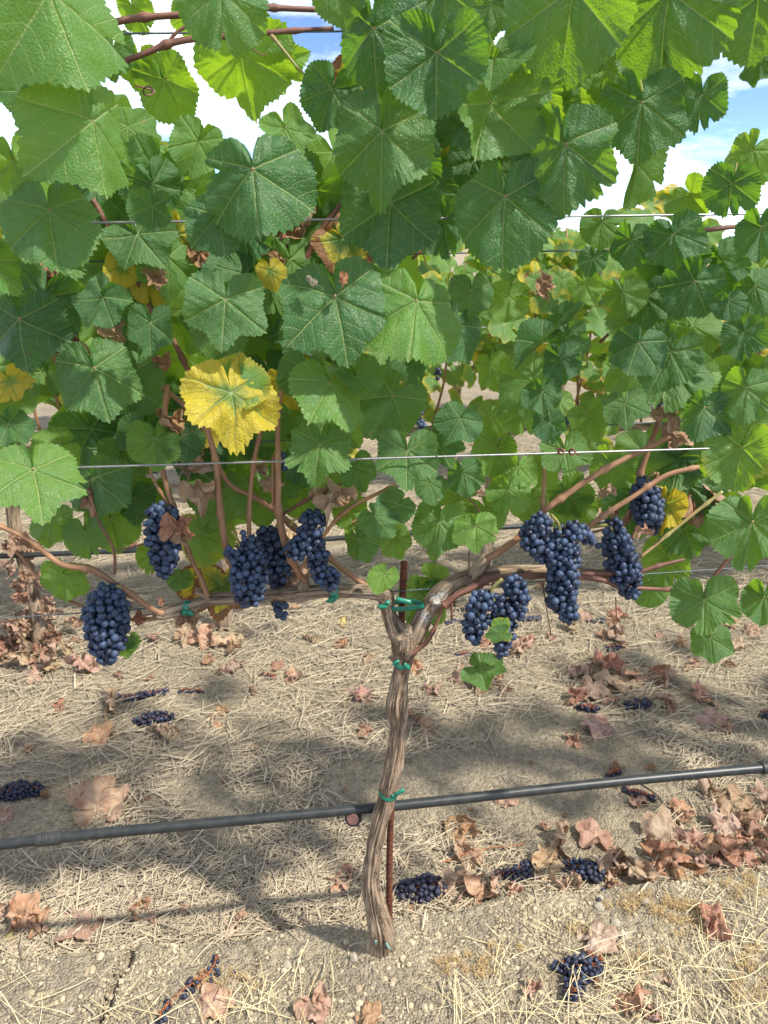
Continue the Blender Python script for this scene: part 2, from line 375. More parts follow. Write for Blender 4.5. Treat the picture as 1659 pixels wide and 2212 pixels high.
while len(items) < 33000:
    X = random.uniform(-1.9, 2.6); s = random.uniform(.7, 2.6); Y = Y0 + SL * X + s / COSR
    if abs(X) > .62 * Y + .2: continue
    if random.random() < .45 + .7 * fbm(X, Y, 2.5, 2, 1.7): straw_at(X, Y, 1.3, .03, .13)
for _ in range(7000):
    s = random.uniform(2.6, 5.5); X = random.uniform(-3, 4.5); Y = Y0 + SL * X + s / COSR
    if abs(X) < .6 * Y: items.append(((X, Y, .004), random.uniform(0, 3.14), random.uniform(.06, .2), random.uniform(.0015, .003), random.gauss(0, .3), random.uniform(0, .02), 0))
for _ in range(260):
    X = random.uniform(-.75, .8); s = random.uniform(-.35, .1); Y = Y0 + SL * X + s / COSR
    straw_at(X, Y, .4, .015, .06)
strips('straw_litter', items, M_STRAW, kind='stuff', label='loose dry straw strewn over the soil')
items = []
for (cx0, cy0, rx, ry, n) in ((1500, 2150, 280, 90, 120), (1080, 2180, 160, 40, 36), (420, 2190, 220, 30, 26), (60, 2160, 90, 50, 12), (1580, 2000, 100, 70, 45), (1180, 2060, 150, 60, 24), (640, 2150, 120, 50, 18)):
    for _ in range(n):
        a, q = random.uniform(0, 6.28), math.sqrt(random.random()); p, t = G(cx0 + rx * q * math.cos(a), min(2300, cy0 + ry * q * math.sin(a)))
        items.append(((p.x, p.y, random.uniform(.002, .022)), random.uniform(0, 3.14), random.uniform(.03, .14), random.uniform(.0004, .0011), random.gauss(0, .2), random.uniform(0, .022), random.uniform(-.01, .03)))
strips('dry_grass', items, M_GRASS, kind='stuff', label='long pale dead grass stems at the foot of the picture')
items = []
for (cx0, cy0, rx, ry, n) in ((1395, 1955, 95, 24, 900), (1465, 1985, 60, 40, 800), (1575, 1905, 70, 14, 350), (1620, 1935, 50, 20, 250), (1010, 2090, 75, 26, 650), (1090, 2050, 40, 14, 200), (1620, 2110, 50, 70, 700), (1240, 2010, 40, 12, 160), (500, 2120, 70, 30, 260), (1400, 2080, 60, 30, 300)):
    for _ in range(n):
        a, q = random.uniform(0, 6.28), math.sqrt(random.random()); x, y = cx0 + rx * q * math.cos(a), min(2260, cy0 + ry * q * math.sin(a))
        if noise.noise((x * .035, y * .06, 0)) + .5 * noise.noise((x * .11, y * .16, 4)) < random.uniform(-.1, .35): continue
        p, t = G(x, y)
        items.append(((p.x, p.y, random.uniform(.001, .007)), random.uniform(0, 3.14), random.uniform(.006, .02), random.uniform(.0004, .0009), random.gauss(0, .9), random.uniform(0, .014), random.uniform(0, .01)))
strips('golden_moss', items, M_MOSS, kind='stuff', label='patches of fuzzy golden dried moss on the crust')
# crumbs and stones
t_ = (1 + 5 ** .5) / 2
ICO = np.array([(-1, t_, 0), (1, t_, 0), (-1, -t_, 0), (1, -t_, 0), (0, -1, t_), (0, 1, t_), (0, -1, -t_), (0, 1, -t_), (t_, 0, -1), (t_, 0, 1), (-t_, 0, -1), (-t_, 0, 1)]) / math.sqrt(1 + t_ * t_)
ICOF = np.array([(0, 11, 5), (0, 5, 1), (0, 1, 7), (0, 7, 10), (0, 10, 11), (1, 5, 9), (5, 11, 4), (11, 10, 2), (10, 7, 6), (7, 1, 8), (3, 9, 4), (3, 4, 2), (3, 2, 6), (3, 6, 8), (3, 8, 9), (4, 9, 5), (2, 4, 11), (6, 2, 10), (8, 6, 7), (9, 8, 1)])
def crumbs(name, pts, mat, **props):
    n = len(pts); V = np.zeros((n, 12, 3)); 
    for k, (x, y, r) in enumerate(pts):
        s = np.array([random.uniform(.7, 1.3), random.uniform(.7, 1.3), random.uniform(.5, .9)]) * r
        V[k] = ICO * s * np.random.uniform(.75, 1.2, (12, 1)) + (x, y, ground(x, y, False) + r * .15)
    F = (ICOF[None] + (np.arange(n) * 12)[:, None, None]).reshape(-1, 3)
    return link(name, mk(name, V.reshape(-1, 3), F, mat, None, False), **props)
pts = []
while len(pts) < 17000:
    X = random.uniform(-.85, 1.0); s = random.uniform(-.38, .11); Y = Y0 + SL * X + s / COSR
    if random.random() < .25 + 1.1 * fbm(X, Y, 8.8, 3, 7): pts.append((X, Y,   .0009 + .0036 * random.random() ** 3))
for _ in range(260):
    X = random.uniform(-.7, .9); s = random.uniform(-.36, .1); Y = Y0 + SL * X + s / COSR; pts.append((X, Y, random.uniform(.004, .009)))
crumbs('soil_crumbs', pts, M_CLOD, kind='stuff', label='fine crumbs and clods of dry soil on the crust')
pts = []
for _ in range(22):
    X = random.uniform(-.7, .9); s = random.uniform(-.36, .5); Y = Y0 + SL * X + s / COSR; pts.append((X, Y, random.uniform(.004, .010)))
for (x, y) in ((1418, 2105), (1295, 1960), (1395, 1950), (1345, 2020), (765, 2070), (1330, 1995), (620, 2085)):
    p, t = G(x, y); pts.append((p.x, p.y, .012))
crumbs('pebbles', pts, M_STONE, kind='stuff', label='small pale pebbles scattered on the soil')

# ------------------------------------------------------------------ leaves
MAINV = [0, 57, -57, 117, -117]
def leaf_mesh(name, seed, na=224, nr=13, lobe=.5, fold=.1, droop=.25, wave=.10, puck=.02, crumple=0., curl=0., mat=None, teeth=1.):
    rs = random.Random(seed); s3 = seed * 13.37
    th = np.linspace(-180, 180, na, endpoint=False)
    for v in MAINV:
        th[np.argmin(abs(th - v))] = v
    ca = [0, 27, 57, 87, 117, 140, 156, 167, 174, 180]
    def ctrl(): return [.97, .945 - .26 * lobe, .94, .91 - .22 * lobe, .82, .68, .57, .46, .27, .04]
    cr_ = [c * rs.uniform(.93, 1.06) for c in ctrl()]; cl_ = [c * rs.uniform(.95, 1.05) for c in ctrl()]; cl_[0] = cr_[0]; cl_[-1] = cr_[-1]
    def sp(a, c):
        j = max(0, min(len(ca) - 2, np.searchsorted(ca, a, side='right') - 1)); t = (a - ca[j]) / (ca[j + 1] - ca[j])
        
        p0 = c[j - 1] if j > 0 else c[1]; p3 = c[j + 2] if j + 2 < len(c) else c[-1]; p1, p2 = c[j], c[j + 1]
        return .5 * (2 * p1 + (p2 - p0) * t + (2 * p0 - 5 * p1 + 4 * p2 - p3) * t * t + (3 * p1 - p0 - 3 * p2 + p3) * t ** 3)
    Rr = np.array([sp(abs(a), cr_ if a >= 0 else cl_) for a in th])
    nt_ = 50
    for k, a in enumerate(th):
        u = abs(a) * nt_ / 360 + .5 + .18 * noise.noise((a * .05, s3, 0)); fr = u - math.floor(u); idx = int(u)
        saw = 1 - abs(fr - .5) * 2; saw = saw ** .8
        amp = (.055 + .045 * ((idx * 7919 + seed) % 3 == 0)) * teeth * (.6 + .8 * abs(noise.noise((idx * 1.7, s3, 2.2))) * 2)
        Rr[k] *= 1 + amp * (saw - .5) * (0.3 if abs(a) > 168 else 1)
    for _ in range(rs.choice((0, 1, 2))):                 # tears and bitten margins
        a0, w0 = rs.uniform(-130, 130), rs.uniform(2.0, 5); Rr *= 1 - rs.uniform(.1, .38) * np.exp(-((th - a0) / w0) ** 2)
    rho = np.linspace(0, 1, nr + 1)[1:] ** .9
    A, RH = np.meshgrid(np.radians(th), rho, indexing='xy'); RAD = RH * Rr[None, :]
    x = np.concatenate([[0], (RAD * np.sin(A)).ravel()]); y = np.concatenate([[0], (-RAD * np.cos(A)).ravel()])
    ed = np.concatenate([[0], RH.ravel()]); r = np.hypot(x, y); ang = np.degrees(np.arctan2(x, -y))
    mvd = np.full(len(x), 9.); svd = np.zeros(len(x))
    best = np.full(len(x), 999.)
    for v in MAINV:
        d = abs((ang - v + 180) % 360 - 180); m = d < best; best = np.where(m, d, best)
        a_ = r * np.cos(np.radians(ang - v)); b_ = np.abs(r * np.sin(np.radians(ang - v)))
        mvd = np.where(m, np.where(d < 90, b_, r), mvd); svd = np.where(m, a_ - .62 * b_ - .35 * b_ * b_ + .06, svd)
    z = puck * (np.abs(np.sin(np.pi * svd / .19)) ** .7) * np.clip(mvd / .06, 0, 1) * np.clip(1.15 - ed, .3, 1) - .012 * np.exp(-(mvd / .02) ** 2)
    z += -fold * (np.sqrt(x * x + .012) - .11) - droop * .5 * (.9 * y * y * (y < 0) + .5 * y * y * (y > 0) + .55 * x * x)
    sect = np.clip(best / 29., 0, 1); pl = rs.uniform(.07, .20) * (.15 if crumple > .2 else 1)
    z += pl * np.sin(sect * np.pi / 2) ** 1.2 * r * (.55 + .45 * np.sin(ang * .05 + s3)) * (1 if na > 70 else .8)
    z += rs.uniform(-.12, .22) * np.clip(ed - .55, 0, 1) ** 1.5 * 2.2
    ph = [rs.uniform(0, 6.28) for _ in range(4)]; ar = np.radians(ang)
    z += wave * ed ** 2.2 * (np.sin(3 * ar + ph[0]) * .6 + .5 * np.sin(5 * ar + ph[1]) + .35 * np.sin(9 * ar + ph[2]))
    z += np.array([.08 * noise.noise((x[k] * 1.6, y[k] * 1.6, s3)) + .018 * noise.noise((x[k] * 7, y[k] * 7, s3)) for k in range(len(x))])
    co = np.stack([x, y, z], 1)
    if crumple:
        for k in range(len(co)):
            p = Vector(co[k]); q = Vector((p.x * 1.3, p.y * 1.3, s3))
            d = noise.noise_vector(q) * .55 + noise.noise_vector(q * 2.6) * .26 + noise.noise_vector(q * 6) * .11 + noise.noise_vector(q * 13) * .04
            rid = (1 - abs(noise.noise((p.x * 2.2, p.y * 2.2, s3 + 5)))) ** 3 * .28
            co[k] = p + Vector((d.x * .55, d.y * .55, d.z + rid)) * crumple
    if curl:
        az = rs.uniform(0, 3.14); c_, s_ = math.cos(az), math.sin(az)
        u = co[:, 0] * c_ + co[:, 1] * s_; w = -co[:, 0] * s_ + co[:, 1] * c_; zz = co[:, 2].copy(); k_ = curl
        rad = 1 / k_ - zz; u2 = np.sin(u * k_) * rad; z2 = 1 / k_ - np.cos(u * k_) * rad
        co = np.stack([u2 * c_ - w * s_, u2 * s_ + w * c_, z2], 1)
    i, k = np.meshgrid(np.arange(nr - 1), np.arange(na), indexing='ij'); k2 = (k + 1) % na
    F = np.stack([1 + i * na + k, 1 + i * na + k2, 1 + (i + 1) * na + k2, 1 + (i + 1) * na + k], -1).reshape(-1, 4)
    k = np.arange(na); T = np.stack([np.zeros(na, int), 1 + (k + 1) % na, 1 + k], -1)
    # tip is -Y, upper face +Z
    return mk(name, co, [F[:, ::-1], T[:, ::-1]], mat or M_LEAF, {'mv': mvd, 'sv': svd + 1.9, 'ed': ed, 'luv': np.stack([x, y, np.full(len(x), s3 % 7)], 1)})
def fix_up(me):      # make sure the upper face looks along +Z
    me.update()
    if sum(p.normal.z * p.area for p in me.polygons) < 0: me.flip_normals()
    return me
rs_ = random.Random(5)
LM = []
for k in range(24):
    LM.append(fix_up(leaf_mesh('vine_leaf_%d' % k, 11 + k, lobe=rs_.uniform(.0, .6), fold=rs_.choice((.42, .26, .1, -.12, -.36)), droop=rs_.uniform(.1, .9), wave=rs_.uniform(.06, .17), puck=rs_.uniform(.024, .045))))
LOBED = [fix_up(leaf_mesh('lobed_leaf_%d' % k, 61 + k, lobe=.62, fold=.12, droop=.25, wave=.09, puck=.032)) for k in range(4)]
FOLDED = [fix_up(leaf_mesh('folded_leaf_%d' % k, 71 + k, lobe=.4, fold=.75 * (1 if k % 2 else -1), droop=.3, wave=.10)) for k in range(4)]
RAGGED = [fix_up(leaf_mesh('ragged_leaf_%d' % k, 81 + k, lobe=.75, fold=.1, droop=.35, wave=.16, puck=.035, crumple=.16, teeth=1.3)) for k in range(3)]
LOW = [fix_up(leaf_mesh('far_leaf_%d' % k, 31 + k, na=60, nr=5, lobe=rs_.uniform(.1, .8), fold=rs_.choice((.3, .1, -.2)), droop=rs_.uniform(.1, .6), wave=.1, puck=0)) for k in range(6)]
LOW2 = [fix_up(leaf_mesh('faint_leaf_%d' % k, 31 + k, na=22, nr=2, lobe=rs_.uniform(.1, .8), fold=rs_.choice((.3, .1, -.2)), droop=rs_.uniform(.1, .6), wave=.1, puck=0)) for k in range(4)]
DRYM = [fix_up(leaf_mesh('dry_leaf_%d' % k, 41 + k, na=88, nr=9, lobe=rs_.uniform(.3, 1.1), fold=rs_.uniform(-.3, .3), droop=rs_.uniform(-.3, .3), wave=.16, puck=.02, crumple=rs_.uniform(.65, 1.1), curl=rs_.choice((.6, 1.2, 1.9)), mat=M_DRY)) for k in range(14)]
FLATD = [fix_up(leaf_mesh('flat_dry_leaf_%d' % k, 91 + k, na=96, nr=10, lobe=.8, fold=.15, droop=-.1, wave=.14, puck=.025, crumple=.42, mat=M_DRY)) for k in range(4)]
TIGHT = [fix_up(leaf_mesh('curled_dry_leaf_%d' % k, 121 + k, na=88, nr=9, lobe=.9, fold=.2, droop=.3, wave=.2, puck=.02, crumple=.75, curl=2.4, mat=M_DRY)) for k in range(4)]
STM = []
for k in range(3):
    rows = spline([(0, 0, 0, .022), (.02, .10, -.13, .017), (.05 * (k - 1), .32, -.42, .016), (.12 * (k - 1), .5, -.85, .019)], 7)
    V, F, T, B = tube_arrays(rows, 6); STM.append(mk('leaf_stalk', V, [F, T], M_STALK, {'bk': B * .1}))

def leaf_matrix(pos, tipdir, nrm, size, sx=1.0):
    z = nrm.normalized(); y = -(tipdir - z * tipdir.dot(z)); y.normalize(); x = y.cross(z)
    M = Matrix((x * size * sx, y * size, z * size)).transposed().to_4x4(); M.translation = pos; return M
CAMP = Vector((0, 0, CAMZ)); RIGHT = Vector((1, 0, 0)); UPS = Vector((0, SP, CP))      # image axes in the world

VINE = thing('grapevine', 'gnarled foreground grapevine with forked trunk and two arms trained along the wire', 'grapevine', (0, Y0, 0), 'grapevines')
n_leaf = [0]
def put_leaf(jx, jy, tx, ty, off=-.1, col='g', mesh=None, nx=None, ny=None, sx=1.0, stalk=True, label=None, vine=None):
    rs = random.Random(int(jx * 31 + jy * 17 + 3)); p = P(jx, jy, off); t = PT(jx, jy, off)
    d = Vector((tx - jx, ty - jy)); Rpx = d.length
    nx = rs.uniform(-.45, .45) if nx is None else nx + rs.gauss(0, .14); ny = rs.uniform(.0, .5) if ny is None else ny + rs.gauss(0, .12)
    view = (CAMP - p).normalized(); nrm = (view + RIGHT * nx + UPS * ny).normalized()
    tip = RIGHT * d.x + UPS * (-d.y)
    fs = (tip.normalized() - nrm * tip.normalized().dot(nrm)).length
    size = Rpx * t * .95
    me = mesh or rs.choice(LM)
    o = link('leaf', me, vine or VINE, leaf_matrix(p, tip, nrm, size, sx * rs.uniform(.96, 1.06) * rs.choice((1, 1, -1)) if False else sx * (rs.uniform(.78, .95) if mesh is None or mesh in LM else rs.uniform(.9, 1.0))))
    base = {'g': (.0, .45, 0), 'b': (.0, .08, 0), 'l': (.03, 1., 0), 't': (.10, 1., 0), 'y': (.60, .9, .06), 'yg': (.28, 1., .03), 'br': (.5, .5, .55), 'e': (.16, .7, .03)}[col]  # leaf tones include sunlit, backlit and shaded looks put into the colour
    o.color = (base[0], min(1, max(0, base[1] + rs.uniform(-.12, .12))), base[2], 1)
    if label: o['label'] = label
    if stalk:
        c = link('leaf_stalk', rs.choice(STM), o, o.matrix_basis.copy())
    n_leaf[0] += 1
    return o
LO, FO, RA = LOBED, FOLDED, RAGGED
LEAVES = [  # junction x,y  tip x,y  offset from the row plane, colour, mesh, facing right, facing up
 (105, -15, 215, 178, -.26, 'l', FO[1], .35, .5), (200, 262, 268, 425, -.22, 'l', FO[1], .45, .35), (105, 453, 128, 603, -.17, 'g', LM[2], .1, .5),
 (28, 345, 55, 442, -.12, 'l', LM[4], .1, .6), (45, 195, 30, 255, -.14, 'b', FO[0], -.3, .3), (-35, 560, 62, 600, -.18, 'g', LM[1], .1, .4),
 (222, 642, 175, 712, -.15, 'b', LM[5], -.25, .25), (40, 690, 45, 808, -.10, 'b', FO[3], -.3, .1), (95, 640, 60, 750, -.06, 'b', LM[0], -.3, 0), (203, 795, 238, 918, -.10, 'g', LM[6], 0, .45),
 (18, 915, 60, 965, -.10, 'b', LM[7], -.1, .5), (72, 1012, 85, 1148, -.20, 'l', LO[0], .2, .6), (325, 697, 322, 772, -.14, 'b', LM[8], -.2, .1),
 (487, 647, 478, 762, -.20, 'g', LO[1], -.1, .25), (545, 365, 563, 520, -.20, 'b', LM[9], -.15, .2), (470, 462, 490, 568, -.15, 'b', LM[10], -.2, .3),
 (330, 445, 325, 508, -.12, 'b', FO[2], -.3, .1), (826, 284, 800, 452, -.20, 'g', LM[11], -.15, .25), (944, 114, 935, 264, -.24, 'b', LM[3], -.2, .2),
 (808, 62, 775, 215, -.20, 'b', LM[12], -.3, .1), (717, 193, 690, 285, -.14, 'b', LM[0], -.3, .2), (617, 276, 655, 345, -.16, 'l', LO[2], .2, .6),
 (1066, 118, 1050, 215, -.20, 'l', FO[0], .4, .5), (1060, 222, 1020, 362, -.18, 'l', FO[2], .4, .45), (1240, -25, 1180, 178, -.24, 'g', LM[13], -.15, .2),
 (1445, -20, 1398, 160, -.23, 'g', LM[14], -.2, .2), (1640, -10, 1610, 128, -.20, 'g', LM[15], -.2, .3), (1386, 222, 1372, 352, -.22, 'b', LM[16], -.15, .3),
 (1517, 206, 1500, 290, -.22, 'b', LM[17], -.2, .3), (1222, 312, 1200, 468, -.25, 'g', LM[1], -.2, .15), (1090, 425, 1072, 592, -.21, 'b', LM[2], -.15, .25),
 (1376, 348, 1314, 448, -.10, 't', FO[1], -.5, -.1, .42), (843, 440, 835, 592, -.13, 'b', LO[3], .0, .3), (955, 475, 968, 562, -.10, 'b', LM[4], -.2, .2),
 (900, 650, 868, 800, -.18, 'l', LM[9], .35, .6), (724, 640, 757, 798, -.17, 'g', LO[0], .1, .45), (712, 828, 755, 945, -.15, 'l', LM[6], .3, .7), (770, 815, 815, 870, -.12, 'l', LM[3], .2, .6), (750, 1090, 770, 1150, .04, 't', LM[19], -.2, .1), (700, 1040, 720, 1110, .06, 't', LM[20], -.2, .1), (850, 1160, 870, 1215, .02, 't', LM[21], -.1, .1), (430, 1045, 440, 1110, .07, 't', LM[22], -.2, .1), (290, 1075, 285, 1145, .04, 'g', LM[23], -.2, 0), (110, 1120, 100, 1190, .03, 't', LM[18], -.2, .1), (620, 1010, 640, 1080, .06, 'g', LM[19], -.2, .1), (990, 1075, 985, 1130, .02, 't', LM[22], -.1, .1), (1140, 1080, 1130, 1140, .04, 't', LM[20], -.2, .1), (1320, 1000, 1300, 1070, .06, 't', LM[23], -.2, .1), (1480, 980, 1490, 1050, .03, 'g', LM[18], -.2, .2), (1550, 1100, 1540, 1180, .02, 't', LM[21], -.2, .1), (660, 800, 650, 880, -.11, 'g', LM[20], .1, .4), (1120, 1008, 1110, 1070, -.02, 't', LM[18], -.2, .2), (930, 1045, 940, 1095, -.04, 'g', LM[19], 0, .3), (770, 1010, 790, 1070, .02, 'g', LM[21], -.1, .2), (260, 985, 250, 1060, .03, 't', LM[22], -.2, .1), (310, 930, 300, 1010, .02, 'g', LM[23], -.1, .2), (1060, 900, 1040, 960, .04, 't', LM[20], -.2, .2), (1270, 900, 1290, 960, .04, 't', LM[21], -.2, .2), (1100, 640, 1090, 700, .06, 't', LM[22], -.2, .3), (1060, 790, 1070, 850, .05, 't', LM[18], -.2, .3),
 (690, 962, 680, 1062, -.165, 'g', RA[0], .1, .5), (880, 974, 880, 1070, -.115, 'g', LM[8], 0, .4), (995, 905, 960, 965, -.11, 'b', LM[11], -.1, .6), (942, 946, 975, 1010, -.10, 'b', LM[12], -.1, .4),
 (1220, 972, 1228, 1040, -.10, 'e', LO[2], 0, .4), (1212, 773, 1212, 838, -.10, 'b', LM[5], -.2, .2), (1225, 728, 1230, 790, -.07, 'b', LM[0], -.2, .1), (1171, 846, 1172, 905, -.10, 'b', LM[7], -.2, .2),
 (1187, 912, 1188, 965, -.10, 'b', LM[13], -.2, .1), (1148, 822, 1058, 862, -.05, 'l', LM[10], -.2, .5), (1125, 880, 1135, 945, -.02, 't', LM[14], -.2, .2), (1170, 740, 1103, 798, -.08, 'b', FO[0], -.3, .8, .38), (1215, 705, 1268, 655, -.05, 'b', FO[2], -.3, .8, .35),
 (1350, 872, 1358, 935, -.10, 'g', LO[1], -.1, .4), (1380, 740, 1352, 818, -.10, 'b', FO[1], .2, .2), (1450, 760, 1400, 850, -.08, 'b', LM[15], -.2, .3), (1500, 607, 1450, 690, -.12, 'b', LM[16], -.2, .1),
 (1607, 718, 1605, 790, -.14, 'b', LM[17], -.1, .4), (1574, 651, 1580, 700, -.15, 'b', LM[2], -.1, .4), (1612, 838, 1600, 925, -.15, 'g', LM[1], -.1, .3), (1520, 880, 1500, 960, -.12, 'b', FO[3], -.4, .2), (1603, 968, 1580, 1075, -.16, 'e', LM[3], -.1, .3),
 (1624, 1128, 1604, 1240, -.16, 'g', LM[4], -.1, .3), (1521, 1295, 1526, 1388, -.14, 'g', LO[2], -.05, .5), (1535, 1378, 1542, 1436, -.11, 'g', LM[6], -.1, .2), (1650, 1290, 1640, 1360, -.10, 'g', LM[7], -.2, .3),
 (1038, 1446, 1088, 1490, -.05, 'g', LO[3], -.1, 1.2), (1082, 1368, 1044, 1374, -.125, 'g', LM[8], 0, .2, .8), (1080, 1352, 1100, 1334, -.115, 'yg', LM[9], .2, .3), (1094, 1372, 1100, 1388, -.12, 'yg', LM[10], .2, .3),
 (1027, 1136, 1030, 1200, -.08, 't', LO[0], 0, .3), (950, 1128, 930, 1215, -.05, 'g', LM[11], -.1, .1), (810, 1115, 850, 1160, -.07, 'g', LM[12], 0, .5), (860, 1090, 820, 1130, -.05, 'g', LM[13], 0, .4), (1098, 1058, 1100, 1120, -.04, 't', LM[14], -.2, .1), (1050, 1100, 1080, 1150, -.02, 't', LM[2], -.2, .1),
 (831, 1243, 815, 1290, -.05, 't', LM[15], -.1, .4), (775, 1165, 800, 1220, -.02, 'g', LM[1], -.1, .2), (908, 1285, 900, 1370, .08, 't', LM[16], -.1, .1), (930, 1250, 980, 1270, .10, 't', LM[0], -.1, .1), (905, 1370, 915, 1400, .08, 'g', LM[3], 0, 0),
 (184, 1149, 200, 1215, .02, 't', LM[17], -.2, .0), (138, 1243, 130, 1310, .0, 't', LM[0], -.3, -.1), (240, 1120, 250, 1210, .05, 't', LM[5], -.2, 0), (330, 1196, 320, 1245, .06, 't', LM[4], -.2, -.1), (442, 1153, 435, 1235, .07, 'yg', LM[9], -.2, -.1), (389, 1246, 382, 1285, .03, 'g', LM[10], 0, .2), (285, 1380, 300, 1400, .0, 'g', FO[1], .3, .2), (270, 1395, 275, 1425, .0, 't', FO[0], .3, .2),
 (480, 1262, 470, 1345, .08, 'br', LO[1], .1, .1), (440, 1260, 430, 1330, .09, 'br', LO[3], -.1, .2),
 (520, 112, 498, 268, .10, 't', LM[11], -.4, -.4), (600, 120, 625, 190, .12, 't', LM[12], -.4, -.4), (357, 172, 372, 280, .14, 't', LM[13], -.4, -.4), (300, 130, 285, 200, .16, 't', LM[8], -.4, -.4), (478, -20, 472, 108, -.22, 'g', LM[14], -.2, .1), (288, 15, 300, 75, .16, 't', LM[19], -.3, -.2), (405, 35, 392, 95, .18, 't', LM[20], -.3, -.2), (245, 105, 232, 175, .1, 'g', LM[21], -.3, 0), (440, 300, 430, 360, .12, 'g', LM[22], -.2, .3),
 (735, -40, 735, 52, -.2, 'g', LM[15], -.2, .1), (962, -20, 950, 90, -.20, 'g', LM[3], -.1, .3), (870, 5, 850, 105, -.18, 'g', LM[6], -.1, .3), (1060, 10, 1080, 70, -.16, 'g', LM[2], -.1, .3), (1640, 135, 1620, 185, -.16, 'b', LM[5], -.2, .3),
 (1625, 325, 1570, 385, -.12, 't', LM[16], -.3, .3), (1582, 396, 1560, 475, -.15, 'b', LM[17], -.2, .3), (1454, 506, 1465, 590, -.14, 'b', LM[0], -.15, .3), (1364, 518, 1350, 585, -.10, 'b', LM[1], -.2, .2), (1282, 556, 1268, 600, -.08, 'b', LM[4], -.2, .3), (1492, 420, 1530, 470, -.06, 't', FO[0], -.6, -.1),
 (1645, 490, 1635, 575, -.15, 'b', LM[7], -.2, .3), (1264, 616, 1290, 670, -.03, 't', LM[8], -.3, .1), (1345, 630, 1350, 690, -.04, 't', LM[9], -.3, .1), (1395, 640, 1385, 720, -.02, 'g', LM[10], -.2, .2), (1018, 626, 1012, 695, -.08, 'g', LM[11], 0, .3), (985, 700, 950, 790, -.10, 'b', FO[3], .3, .1), (900, 775, 870, 830, -.08, 'b', FO[1], .5, .1),
 (850, 855, 790, 950, -.05, 'g', FO[3], .2, .2), (820, 650, 830, 705, -.15, 't', LM[12], .3, .1), (265, 575, 255, 630, -.02, 'y', LM[13], -.1, .3), (325, 590, 320, 665, .0, 'y', LM[14], .1, .3), (585, 585, 600, 630, -.03, 'y', LM[15], 0, .3), (20, 825, 50, 880, -.06, 'y', LO[2], -.2, .5), (-5, 985, 10, 1010, -.1, 'y', LM[3], 0, .3),
 (497, 847, 520, 992, -.20, 'y', RA[1], .1, .5), (515, 838, 582, 790, -.185, 'yg', LM[3], .1, .3),
 (1420, 1090, 1470, 1150, .08, 't', LM[16], -.3, 0), (1240, 1090, 1190, 1150, .10, 't', LM[11], -.2, 0), (1225, 1060, 1260, 1120, .11, 't', LM[0], -.2, 0), (1440, 1200, 1430, 1280, .10, 't', LM[17], -.2, -.1), (1400, 1260, 1390, 1320, .12, 'g', LM[2], -.2, -.1), (1480, 1140, 1500, 1210, .06, 'b', LM[4], -.2, -.1), (1560, 1270, 1580, 1310, -.03, 'g', LM[7], -.2, 0),
 (1170, 1010, 1150, 1060, .02, 't', LM[6], -.2, 0), (1000, 1020, 1010, 1080, -.06, 'g', LM[1], -.1, .2), (1075, 970, 1050, 1040, .0, 't', LM[3], -.2, .1),
 (1560, 560, 1580, 640, -.05, 'b', LM[5], -.2, .2), (1630, 620, 1650, 690, -.08, 'b', LM[6], -.2, .1), (1300, 480, 1290, 540, -.02, 'g', LM[2], -.2, .1), (560, 1070, 570, 1150, .10, 't', LM[8], -.2, -.1), (330, 1060, 320, 1120, .08, 't', LM[3], -.2, -.1),
 (650, 1060, 680, 1140, .10, 't', LM[1], -.2, -.1), (500, 1040, 480, 1110, .12, 't', LM[2], -.2, -.1),
]
for a in LEAVES:
    lab = None
    if a[5] == 'y' and a[6] is RA[1]: lab = 'large sunlit yellow leaf with green veins and ragged brown margin'
    put_leaf(a[0], a[1], a[2], a[3], a[4], a[5], a[6], a[7], a[8], a[9] if len(a) > 9 else 1.0, label=lab)
# the leaves deeper inside the same canopy
GAPS = [(560, 262, 80, 45), (1305, 440, 70, 55), (1480, 335, 70, 60), (1620, 225, 50, 95), (330, 40, 95, 45), (590, 40, 70, 35), (1090, 720, 200, 150), (1150, 560, 120, 60), (1040, 860, 130, 60), (850, 900, 50, 60), (20, 290, 30, 25), (240, 120, 30, 60)]
def clear(x, y, m=0):
    return all(((x - a) / (c + m)) ** 2 + ((y - b) / (d + m)) ** 2 > 1 for a, b, c, d in GAPS)
INNER = []; rf = random.Random(21); REG = [(-40, -60, 1700, 330, 44), (-40, 280, 950, 620, 64), (-40, 560, 820, 960, 60), (1330, 520, 1700, 1000, 22), (900, 180, 1300, 520, 16), (-40, 900, 700, 1090, 14), (1350, 950, 1700, 1120, 6)]
for (x0, y0, x1, y1, n) in REG:
    k = 0
    while k < n:
        x, y = rf.uniform(x0, x1), rf.uniform(y0, y1)
        if not clear(x, y + 40, 85): continue
        rr = rf.uniform(70, 120); a = rf.gauss(1.57, .5); off = rf.uniform(-.04, .24)
        if off > .10:
            p = P(x, y, off); view = (CAMP - p).normalized(); INNER.append((p, RIGHT * math.cos(a) - UPS * math.sin(a), view + RIGHT * rf.uniform(-.6, .5) + UPS * rf.uniform(-.3, .5), rr * PT(x, y, off))); k += 1; continue
        put_leaf(x, y, x + rr * math.cos(a), y + rr * math.sin(a), off, rf.choice('gbtttl') if rf.random() > .06 else rf.choice(('y', 'br')), None, rf.uniform(-.6, .5), rf.uniform(-.3, .5), stalk=False); k += 1
print('leaves on the near vine', n_leaf[0])
